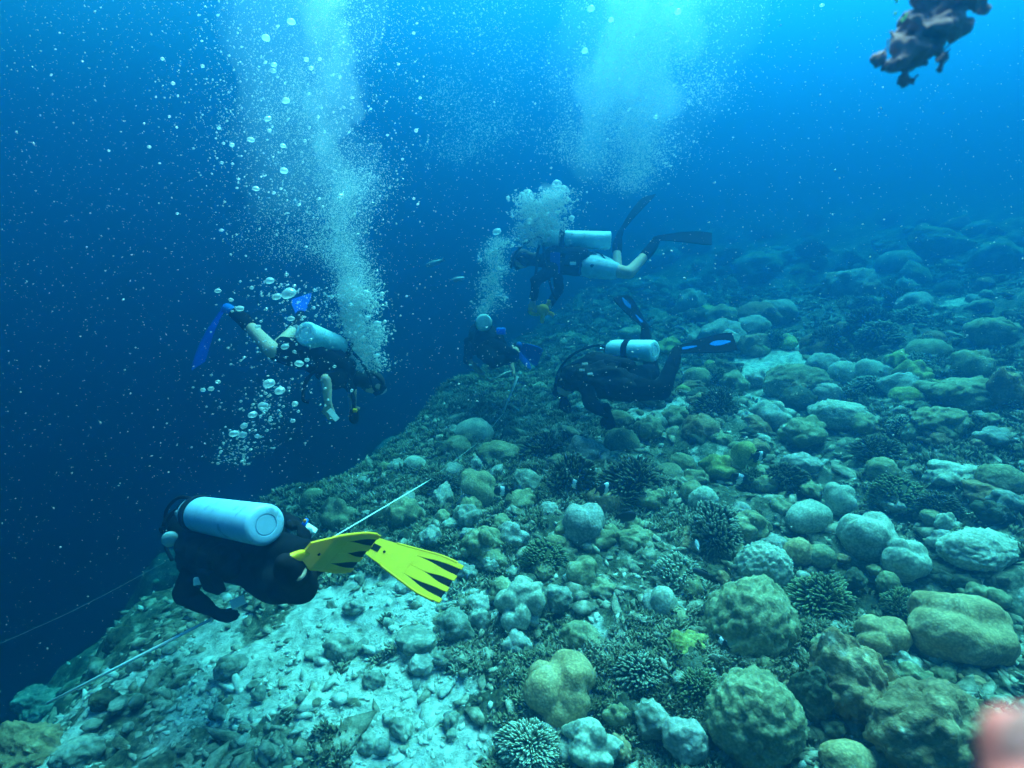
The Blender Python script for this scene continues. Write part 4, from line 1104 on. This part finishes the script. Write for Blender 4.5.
# how near the start must be for the taut tape to clear the bumps of the slope
tape_start = 9.
for k in range(0, 9):
    s_ = k / 10; gd_ = ground(48 + 164 * s_, 703 - 84 * s_, True)[1] - .10
    tape_start = min(tape_start, 1 / max(.1, (1 / gd_ - s_ / 2.74) / (1 - s_)))
TM = plain("white_tape", (.85, .87, .85), .5, .3, .05, 30)
o = tube("survey_tape", [at(48, 703, min(tape_start, 3.2)), at(212, 619, 2.74)], .0125, TM, None, 6, (1.0, .6))
tag(o, "white measuring tape stretched from the lower left up to the near diver hand", "measuring tape")
o = tube("survey_tape", [at(330, 539, 2.95), at(428, 481, 4.4)], .0062, TM, None, 6, (1.0, .35))
tag(o, "pale blue measuring tape running from the yellow fins up the slope edge", "measuring tape")
o = tube("survey_tape", [at(427, 482, 4.35)] + [at(x_, y_, ground(x_, y_)[1] - .16) for x_, y_ in ((440, 472), (458, 458), (480, 440), (503, 414))], .0034, plain("dull_line", (.34, .40, .38), .8, .1, .1, 30), None, 6)
tag(o, "thin dull line lying along the slope edge past the pale cap coral", "line")
o = tube("survey_tape", [at(503, 413, ground(503, 413)[1] - .45), at(518, 376, min(5.9, ground(518, 376)[1] - .35))], .0115, TM, None, 8)
tag(o, "short white tape end rising to the hand of the farthest diver", "measuring tape")
o = tube("thin_cord", [at(-10, 648, 5.4), at(60, 617, 5.6), at(110, 592, 5.8), at(165, 562, 6.0)], .0030, plain("dim_cord", (.30, .33, .34), .8, .1, .1, 30), None, 6)
tag(o, "faint thin cord crossing the dark water at the left edge", "cord")
o = tube("thin_cord", [at(490, 380, 6.2), at(498, 377, 6.15), at(505, 373, 6.2), at(512, 371, 6.3)], .008, TM, None, 6)
tag(o, "small curl of line beside the hand of the farthest diver", "line")

# ------------------------------------------------------------------ damselfish
def fish_mats():
    m, n, b = nodes_of("striped_fish", .5, .4)
    c = n.nodes.new('ShaderNodeSeparateXYZ'); n.links.new(objco(n), c.inputs[0])
    wob = math_(n, 'ADD', c.outputs[0], math_(n, 'MULTIPLY', math_(n, 'SUBTRACT', tex_noise(n, objco(n), 6, 2), .5), .25))
    n.links.new(ramp(n, math_(n, 'ADD', wob, .5), [(.0, (.008, .008, .012)), (.40, (.008, .008, .012)), (.43, (.80, .85, .90)), (.60, (.80, .85, .90)), (.63, (.008, .008, .012))]), b.inputs['Base Color'])
    return m
FM = {'striped': fish_mats(), 'dark': plain("dark_fish", (.02, .02, .03), .5, .4, .3, 8), 'silver': plain("silver_fish", (.20, .25, .28), .35, .5, .1, 8)}
def fish(px, py, d, length, yaw, kind, label, roll=0., slim=1.0):
    """x is the swimming direction; unit fish scaled to its length"""
    e = bpy.data.objects.new("damselfish", None); C.objects.link(e)
    u, f = ico(4); v = u.copy()
    x = v[:, 0]
    prof = np.sqrt(np.clip(1 - x ** 2, 0, 1)) ** .9 * (1 - .35 * np.clip(-x, 0, 1) ** 1.2)
    rr = np.hypot(v[:, 1], v[:, 2]) + 1e-9
    v[:, 1] = v[:, 1] / rr * prof * .12; v[:, 2] = v[:, 2] / rr * prof * .27 * slim; v[:, 0] = x * .42
    b = mesh_obj("body", v, f, FM[kind], e)
    def plate(name, pts, mat, th=.012):
        bm = bmesh.new(); A = [bm.verts.new((x_, th, z_)) for x_, z_ in pts]; B = [bm.verts.new((x_, -th, z_)) for x_, z_ in pts]
        bm.faces.new(A); bm.faces.new(B[::-1])
        for i in range(len(pts)): j = (i + 1) % len(pts); bm.faces.new((A[i], B[i], B[j], A[j]))
        me = bpy.data.meshes.new(name); bmesh.ops.recalc_face_normals(bm, faces=bm.faces); bm.to_mesh(me); bm.free(); me.materials.append(mat)
        q = bpy.data.objects.new(name, me); C.objects.link(q); q.parent = e
    k = slim
    plate("tail", [(-.36, .06 * k), (-.56, .20 * k), (-.50, 0), (-.56, -.20 * k), (-.36, -.06 * k)], FM['dark'] if kind != 'silver' else FM[kind])
    plate("dorsal_fin", [(.15, .24 * k), (.0, .34 * k), (-.22, .33 * k), (-.30, .12 * k), (-.1, .2 * k)], FM['dark'] if kind != 'silver' else FM[kind])
    plate("anal_fin", [(.02, -.24 * k), (-.12, -.36 * k), (-.26, -.30 * k), (-.28, -.12 * k)], FM['dark'] if kind != 'silver' else FM[kind])
    e.location = at(px, py, d); e.scale = (length * 1.25,) * 3; e.rotation_euler = (roll, rnd.uniform(-.3, .3), R(yaw)); tag(e, label, "fish")
def gd(px, py, back=.30):
    return ground(px, py + 8)[1] - back
fish(740, 479, gd(740, 479), .125, 160, 'striped', "black and white striped fish beside the yellow green coral")
fish(759, 456, gd(759, 456), .125, 20, 'striped', "black fish with white bar swimming above the other striped fish")
fish(605, 488, gd(605, 488), .13, 30, 'striped', "right of two white barred fish over the broad dark bush")
fish(575, 484, gd(575, 484), .11, 150, 'striped', "left of two white barred fish over the broad dark bush")
fish(502, 491, gd(502, 491), .12, 200, 'striped', "white barred fish right of the green dome coral")
fish(722, 641, gd(722, 641), .075, 120, 'striped', "little pale striped fish left of the pimpled green boulder", slim=.7)
fish(702, 573, gd(702, 573), .10, 140, 'dark', "slim dark fish above the pimpled green boulder", slim=.6)
fish(627, 516, gd(627, 516), .12, 10, 'dark', "plump dark fish right of the grey domed boulder")
fish(665, 503, gd(665, 503), .08, 95, 'dark', "thin dark fish hanging upright near the sand gap", slim=.5)
fish(458, 279, 6.6, .17, 25, 'silver', "pale slender fish left of the highest diver", slim=.45)
fish(434, 263, 7.5, .22, 200, 'silver', "faint pale fish in blue water left of the highest diver", slim=.5)
fish(697, 545, gd(697, 545), .09, 80, 'silver', "small silvery fish upright in front of the dark branching ball", slim=.5)

# ------------------------------------------------------------------ drifting brown clump at the top
DW, KW = .75, .75 / 2.9
def clump():
    e = bpy.data.objects.new("drifting_weed", None); C.objects.link(e); e.location = at(925, 30, DW)
    tag(e, "dim ragged brown clump drifting at the top edge near the right corner", "weed clump")
    g = np.random.default_rng(12)
    wm = plain("brown_weed", (.30, .15, .14), .95, .1, .35, 12)
    gm = plain("green_glint_leaf", (.35, .75, .15), .3, .6, .1, 20)
    bm = bmesh.new()
    path = np.array([(966, -20, 40), (948, 0, 36), (930, 22, 31), (914, 44, 25), (902, 62, 14)], float)
    for k in range(260):        # many small ragged lumps grown together, looser towards the lower end
        t = g.uniform(0, 1) ** .8 * 3.999; i = int(t); c = path[i] * (1 - (t - i)) + path[i + 1] * (t - i)
        r_ = g.uniform(.010, .034) * 2.9 / 2.4 * KW
        x_, y_ = c[0] + np.clip(g.normal(0, .34), -.8, .8) * c[2], c[1] + g.normal(0, .3) * c[2]
        p_ = at(x_, y_, DW + g.normal(0, .03) * KW)
        q_ = Vector(g.normal(size=3)).normalized() * r_ * g.uniform(.6, 2.4)
        tcap(bm, p_, r_, p_ + q_, r_ * .5, 6)
    for (x, y) in ((878, 62), (886, 68), (903, 80), (912, 83), (944, 58), (938, 66)):
        for k in range(4): tcap(bm, at(x + g.normal() * 3, y + g.normal() * 3, DW), .014 * KW, at(x + 6, y - 9, DW), .010 * KW, 6)
    o = finish('weed_mass', bm, wm, e, voxel=.012 * KW, relax=1)
    me = o.data; co = np.empty(len(me.vertices) * 3); me.vertices.foreach_get('co', co); co = co.reshape(-1, 3)
    nn_ = np.empty(len(me.vertices) * 3, np.float32); me.vertex_normals.foreach_get('vector', nn_) if hasattr(me, 'vertex_normals') else None
    co += nn_.reshape(-1, 3) * (.018 * KW * fbm(co * 13 / KW, 4, 5))[:, None]; me.vertices.foreach_set('co', co.ravel()); me.update()
    for (x, y, dx, dy, l) in ((897, 3, -4, -10, .05), (894, 14, 3, -2, .022), (901, 22, 6, -8, .035), (888, 40, -3, 12, .05), (936, 62, 8, -8, .05), (884, 52, -8, 8, .04)):
        tube('leaf', [at(x, y, DW * .93), at(x + dx * .5 + 1, y + dy * .5, DW * .93), at(x + dx, y + dy, DW * .93)], .007 * KW, gm if y < 30 else wm, e, 6, (.3, 1))
    tube('frond', [at(970, 20, DW), at(958, 35, DW), at(948, 46, DW), at(938, 55, DW)], .004 * KW, wm, e, 6)
clump()

# ------------------------------------------------------------------ bubbles
def bubble_mat(name, body, rim):
    m = bpy.data.materials.new(name); m.use_nodes = True; n = m.node_tree; n.nodes.clear()
    o = n.nodes.new('ShaderNodeOutputMaterial')
    tr = n.nodes.new('ShaderNodeBsdfTransparent'); gl = n.nodes.new('ShaderNodeBsdfGlossy'); gl.inputs['Roughness'].default_value = .12
    df = n.nodes.new('ShaderNodeBsdfDiffuse'); df.inputs[0].default_value = (.86, .96, .97, 1); tl = n.nodes.new('ShaderNodeBsdfTranslucent'); tl.inputs[0].default_value = (.86, .96, .97, 1)
    a = n.nodes.new('ShaderNodeMixShader'); a.inputs[0].default_value = .7; n.links.new(df.outputs[0], a.inputs[1]); n.links.new(tl.outputs[0], a.inputs[2])
    b = n.nodes.new('ShaderNodeMixShader'); b.inputs[0].default_value = .2; n.links.new(a.outputs[0], b.inputs[1]); n.links.new(gl.outputs[0], b.inputs[2])
    lw = n.nodes.new('ShaderNodeLayerWeight'); lw.inputs[0].default_value = .5
    mr = n.nodes.new('ShaderNodeMapRange'); mr.inputs[1].default_value = .1; mr.inputs[2].default_value = .9; mr.inputs[3].default_value = body; mr.inputs[4].default_value = rim
    n.links.new(lw.outputs['Facing'], mr.inputs[0])
    c = n.nodes.new('ShaderNodeMixShader'); n.links.new(mr.outputs[0], c.inputs[0]); n.links.new(tr.outputs[0], c.inputs[1]); n.links.new(b.outputs[0], c.inputs[2])
    n.links.new(c.outputs[0], o.inputs[0]); return m
BIG = bubble_mat("large_air_bubble", .35, .95); FINE = bubble_mat("fine_air_bubble", .85, .95)
OCT = (np.array([[1, 0, 0], [-1, 0, 0], [0, 1, 0], [0, -1, 0], [0, 0, 1], [0, 0, -1]], float), np.array([[0, 2, 4], [2, 1, 4], [1, 3, 4], [3, 0, 4], [2, 0, 5], [1, 2, 5], [3, 1, 5], [0, 3, 5]]))
def atY(px, py, Y):
    r = ray(px, py); return r * (Y / r[1])
def plume(name, label, spec, mat):
    """spec: list of (n, path [(px, py)...] , half width start, end, Y, spread in depth, size mean, size spread, template)"""
    VV, FF, base = [], [], 0
    for (n, path, w0, w1, Y, dY, sm, ss, tmpl) in spec:
        path = np.array(path, float); t = rng.random(n)
        seg = t * (len(path) - 1); i = np.minimum(seg.astype(int), len(path) - 2); f = (seg - i)[:, None]
        c = path[i] * (1 - f) + path[i + 1] * f
        # bubbles travel in puffs: density and centre wander along the column
        wv = np.sin(t * 17 + rng.uniform(0, 6)) * .3
        w_ = w0 + (w1 - w0) * t
        px = c[:, 0] + (rng.normal(0, .5, n) + wv) * w_; py = c[:, 1] + rng.normal(0, .12, n) * w_
        u = (px - 512) / FPX; v = -(py - 384) / FPX
        yy = Y + rng.normal(0, dY, n)
        d = yy / (_cp + v * _sp)
        pos = np.stack([u * d, (_cp + v * _sp) * d, (-_sp + v * _cp) * d], -1)
        ok = fbm(pos * np.array([2.2, 2.2, 1.2]), 3, 91) > rng.uniform(-1.0, .35, n)
        ok &= pos[:, 2] < WATER_TOP - .3
        pos = pos[ok]; n = len(pos)
        s = np.clip(np.exp(rng.normal(math.log(sm), ss, n)), sm * .4, sm * 3.5)
        tv, tf = tmpl; k = len(tv)
        V = tv[None] * s[:, None, None] * np.stack([rng.uniform(.9, 1.3, n), rng.uniform(.9, 1.3, n), rng.uniform(.6, .95, n)], -1)[:, None, :]
        V = np.einsum('nij,nkj->nki', rand_rot(n), V) if k == 6 else V
        VV.append((V + pos[:, None]).reshape(-1, 3)); FF.append((tf[None] + (np.arange(n) * k)[:, None, None]).reshape(-1, 3) + base); base += n * k
    o = mesh_obj(name, np.vstack(VV), np.vstack(FF), mat)
    tag(o, label, "bubbles", kind="stuff")
I1 = ico(1); I2 = ico(2)
plume("bubble_plume", "bright rising plume of fine bubbles above the diver over open water", [
    (5200, [(366, 372), (362, 330), (352, 290)], 20, 26, 4.5, .10, .0042, .45, OCT),
    (160, [(366, 365), (360, 325), (352, 288)], 24, 30, 4.45, .10, .013, .35, I1),
    (30000, [(352, 300), (345, 240), (338, 160), (330, 60), (318, -60)], 22, 72, 4.6, .25, .0029, .40, OCT),
    (9000, [(300, 260), (285, 160), (270, 60), (262, -60)], 50, 130, 4.6, .4, .0029, .45, OCT),
], FINE)
plume("bubble_trail", "loose glittering trail of bubbles rising from the near diver at left", [
    (1000, [(235, 470), (250, 430), (275, 380), (290, 330), (300, 290), (280, 200), (270, 100), (260, -40)], 46, 150, 3.3, .25, .0030, .6, I1),
    (1100, [(300, 220), (290, 120), (285, 50), (280, -40)], 110, 200, 3.0, .4, .0026, .6, I1),
    (700, [(236, 462), (250, 430), (278, 385)], 26, 30, 3.3, .1, .0030, .6, I1),
    (800, [(270, 365), (285, 330), (300, 300), (285, 285)], 55, 50, 3.6, .1, .0036, .6, I1),
    (45, [(225, 415), (213, 390), (205, 375)], 22, 22, 3.4, .1, .0050, .5, I1),
], BIG)
plume("bubble_plume", "wide pale plume of fine bubbles rising above the highest diver", [
    (3600, [(545, 245), (550, 215), (557, 190)], 20, 20, 5.8, .10, .0052, .4, OCT),
    (2200, [(530, 245), (528, 215), (527, 195)], 16, 12, 5.8, .10, .0052, .4, OCT),
    (120, [(540, 250), (545, 215), (552, 186)], 34, 26, 5.7, .10, .013, .35, I1),
    (15000, [(585, 165), (598, 110), (620, 60), (650, -40)], 32, 90, 7.0, .3, .0045, .4, OCT),
    (15000, [(632, 190), (640, 130), (660, 70), (690, -40)], 28, 100, 6.6, .3, .0044, .4, OCT),
    (500, [(620, 180), (650, 90), (690, -20)], 70, 130, 5.5, .5, .0050, .5, I1),
], FINE)
plume("bubble_plume", "narrow column of fine bubbles rising from the farthest diver", [
    (3200, [(488, 318), (494, 275), (497, 238)], 16, 13, 6.5, .08, .0052, .4, OCT),
    (60, [(490, 310), (494, 275), (497, 240)], 20, 16, 6.4, .08, .013, .35, I1),
    (6000, [(470, 160), (476, 80), (485, -40)], 40, 90, 9.0, .4, .0062, .4, OCT),
], FINE)

# the large bubbles one can count
def bubble_mesh(seed):
    V, F = ico(3); g = np.random.default_rng(seed)
    V = V * (1 + .10 * fbm(V * 1.2 + g.uniform(0, 9, 3), 2, seed))[:, None]
    V[:, 2] = np.where(V[:, 2] < 0, V[:, 2] * .55, V[:, 2] * .8)      # mushroom cap shape
    o = mesh_obj("air_bubble", V, F, BIG); me = o.data; bpy.data.objects.remove(o); return me
BM_ = [bubble_mesh(k) for k in range(4)]
BUB = [(270, 281, 9, 3.6, "upper flattened bubble above the brightest one by the blue fins"), (289, 294, 15, 3.6, "brightest wide bubble above the pale tank of the diver over open water"), (277, 297, 9, 3.6, "bubble touching the left side of the brightest wide bubble"),
 (365, 294, 11, 4.5, "round bubble topping the plume over the diver head"), (353, 289, 9, 4.5, "bubble left of the one topping the plume over the diver head"), (269, 384, 12, 3.3, "wide bubble at the top of the slanting chain under the bare armed diver"),
 (280, 391, 10, 3.3, "second bubble down the slanting chain under the bare armed diver"), (263, 406, 10, 3.3, "round bubble midway in the slanting chain"), (253, 415, 9, 3.3, "bubble just below the round midway one in the slanting chain"),
 (244, 426, 7, 3.3, "small bubble between two pairs in the slanting chain"), (234, 434, 9, 3.3, "lower left bubble of the slanting chain"), (243, 435, 8, 3.3, "bubble right beside the lower left one of the slanting chain"),
 (257, 436, 5, 3.3, "little bubble right of the lower pair in the slanting chain"), (293, 421, 5, 3.3, "lone little bubble right of the slanting chain"), (295, 404, 6, 3.3, "bubble right of the slanting chain near its middle"),
 (211, 389, 6, 3.4, "bubble in the small group left of the slanting chain"), (203, 390, 5, 3.4, "smallest bubble of the group left of the slanting chain"), (218, 382, 5, 3.4, "upper bubble of the small group left of the slanting chain"),
 (218, 291, 6, 3.6, "flat bubble above the long blue fin"), (240, 309, 8, 3.6, "bright bubble resting by the dark boot above the long blue fin"), (231, 300, 5, 3.6, "small bubble above the dark boot"),
 (258, 327, 6, 3.6, "bubble over the bare shin of the diver over open water"), (291, 319, 7, 3.6, "bubble left of the pale tank top"), (285, 347, 8, 3.6, "bubble over the black shorts of the diver over open water"),
 (299, 364, 9, 3.6, "bubble under the black shorts of the diver over open water"), (307, 360, 5, 3.6, "little bubble right of the one under the black shorts"),
 (497, 232, 9, 6.3, "bubble capping the narrow column from the farthest diver"), (557, 184, 10, 5.6, "left of the twin bubbles capping the column of the highest diver"), (564, 189, 9, 5.6, "right of the twin bubbles capping the column of the highest diver"), (528, 193, 9, 5.6, "bubble capping the left column of the highest diver"),
 (273, 71, 6, 2.9, "bright bubble high in the left plume beside a dark speck"), (266, 38, 8, 2.9, "bright bubble near the top of the left plume"), (274, 65, 6, 2.9, "bubble high in the left plume"), (286, 101, 8, 2.9, "round bubble in the upper middle of the left plume"),
 (251, 140, 7, 2.9, "pale bubble in the middle of the left plume"), (284, 171, 8, 2.9, "bubble in the lower middle of the left plume"), (268, 119, 7, 2.9, "reddish white bubble in the upper left plume"), (283, 146, 6, 2.9, "bubble right of the pale one in the left plume"), (291, 22, 8, 2.9, "wide bubble at the very top of the left plume"),
 (232, 145, 5, 2.9, "small bubble left of the left plume middle"), (341, 196, 6, 3.4, "bubble on the right flank of the left plume"), (256, 189, 7, 3.0, "bubble on the left flank of the left plume"), (591, 9, 8, 4.6, "bubble near the top edge left of the right plume"), (611, 20, 6, 4.6, "bubble at the upper left of the right plume"), (656, 117, 5, 4.6, "bubble below the middle of the right plume"), (585, 51, 7, 4.6, "hazy bubble on the left flank of the right plume"), (678, 12, 7, 4.6, "bubble near the top of the right plume")]
for i, (px, py, wpx, d, lab) in enumerate(BUB):
    o = bpy.data.objects.new("air_bubble", BM_[i % 4]); C.objects.link(o); r_ = wpx * d / FPX / 2
    o.location = at(px, py, d); o.scale = (r_, r_, r_); o.rotation_euler = (rnd.uniform(-.3, .3), rnd.uniform(-.3, .3), rnd.uniform(0, 6))
    tag(o, lab, "air bubble", "large air bubbles")

# ------------------------------------------------------------------ specks drifting in the water
def specks():
    n = 52000
    d = rng.uniform(.35, 1.0, n) ** .6 * 5.2
    u = rng.uniform(-1.15, 1.15, n); v = rng.uniform(-.8, .85, n)
    pos = np.stack([u * d, d * (_cp + v * _sp), d * (-_sp + v * _cp)], -1)
    keep = (rng.random(n) < np.clip(.85 - .55 * u, .15, 1) * np.clip(.55 + .6 * v, .12, 1)) & (pos[:, 2] > height(pos[:, 0], pos[:, 1], False) + .25) & (d > .8)
    pos = pos[keep]; d = d[keep]; n = len(pos)
    s = np.clip(np.exp(rng.normal(math.log(.00115), .5, n)), .0006, .0048) * (d / 2) ** .6
    tv, tf = OCT
    m, nn, b = nodes_of("plankton_specks", .6, .3); b.inputs['Base Color'].default_value = (.75, .72, .66, 1)
    tl = b
    o = scatter_mesh("drifting_specks", tv, tf, pos, rand_rot(n), s[:, None] * np.stack([rng.uniform(.8, 2.2, n), np.ones(n), np.ones(n)], -1), m)
    tag(o, "pale plankton specks drifting through the water", "plankton", kind="stuff")
specks()

# ------------------------------------------------------------------ the mist of bubbles too fine to see singly
def mist_mat(dens, g):
    m = bpy.data.materials.new("bubble_mist"); m.use_nodes = True; n = m.node_tree; n.nodes.clear()
    o = n.nodes.new('ShaderNodeOutputMaterial'); v = n.nodes.new('ShaderNodeVolumeScatter')
    v.inputs['Color'].default_value = (.97, .99, 1, 1); v.inputs['Density'].default_value = dens; v.inputs['Anisotropy'].default_value = g
    n.links.new(v.outputs[0], o.inputs['Volume']); return m
def mist(label, path, w0, w1, Y, dens, n=60, seed=1, spread=.34, size=(.20, .42)):
    """a lumpy column, many rounded puffs grown together; thin at its edges"""
    g = np.random.default_rng(seed); path = np.array(path, float)
    bm = bmesh.new()
    for k in range(n):
        t = (k + g.uniform(0, 1)) / n * (len(path) - 1); i = min(int(t), len(path) - 2); f = t - i
        c = path[i] * (1 - f) + path[i + 1] * f; w_ = w0 + (w1 - w0) * (k / n)
        px, py = c[0] + np.clip(g.normal(0, spread), -.8, .8) * w_, c[1]
        p_ = atY(px, py, Y + g.normal(0, .25) * w_ * Y / FPX); r_ = w_ * g.uniform(*size) * Y / FPX
        if p_[2] + r_ * 1.8 > WATER_TOP - .1: continue
        ball(bm, p_, (r_, r_, r_ * g.uniform(1.0, 1.8)))
    o = finish("bubble_mist", bm, mist_mat(dens, .45), None, voxel=max(.02, w0 * Y / FPX * .16), relax=5)
    tag(o, label, "bubbles", kind="stuff")
LP = [(352, 292), (345, 240), (338, 160), (328, 60), (320, -90)]
mist("milky core of fine bubbles inside the left plume", LP, 16, 38, 4.6, 1.25, 90, 1)
mist("thin outer haze of fine bubbles round the left plume", LP, 26, 76, 4.6, .17, 90, 21)
mist("dense milky bubbles fresh from the diver over open water", [(364, 368), (361, 330), (352, 288)], 20, 26, 4.55, 4.0, 26, 2)
mist("pale haze of bubbles left of the left plume", [(290, 210), (275, 110), (262, -90)], 40, 80, 5.0, .20, 90, 3)
RA = [(585, 175), (598, 110), (620, 60), (650, -90)]; RB = [(632, 195), (640, 130), (660, 70), (690, -90)]
mist("milky core of fine bubbles in the left branch of the right plume", RA, 18, 46, 7.0, .62, 90, 4)
mist("thin outer haze of the left branch of the right plume", RA, 30, 100, 7.0, .08, 90, 24)
mist("milky core of fine bubbles in the right branch of the right plume", RB, 16, 46, 6.6, .58, 90, 5)
mist("thin outer haze of the right branch of the right plume", RB, 28, 100, 6.6, .08, 90, 25)
mist("dense milky bubbles above the highest diver", [(545, 240), (550, 215), (557, 188)], 18, 18, 5.8, 2.6, 22, 6)
mist("milky bubbles left of those above the highest diver", [(529, 245), (528, 215), (527, 196)], 14, 12, 5.8, 2.0, 18, 7)
mist("milky column of bubbles from the farthest diver", [(489, 312), (494, 275), (497, 236)], 15, 12, 6.5, 2.0, 26, 8)
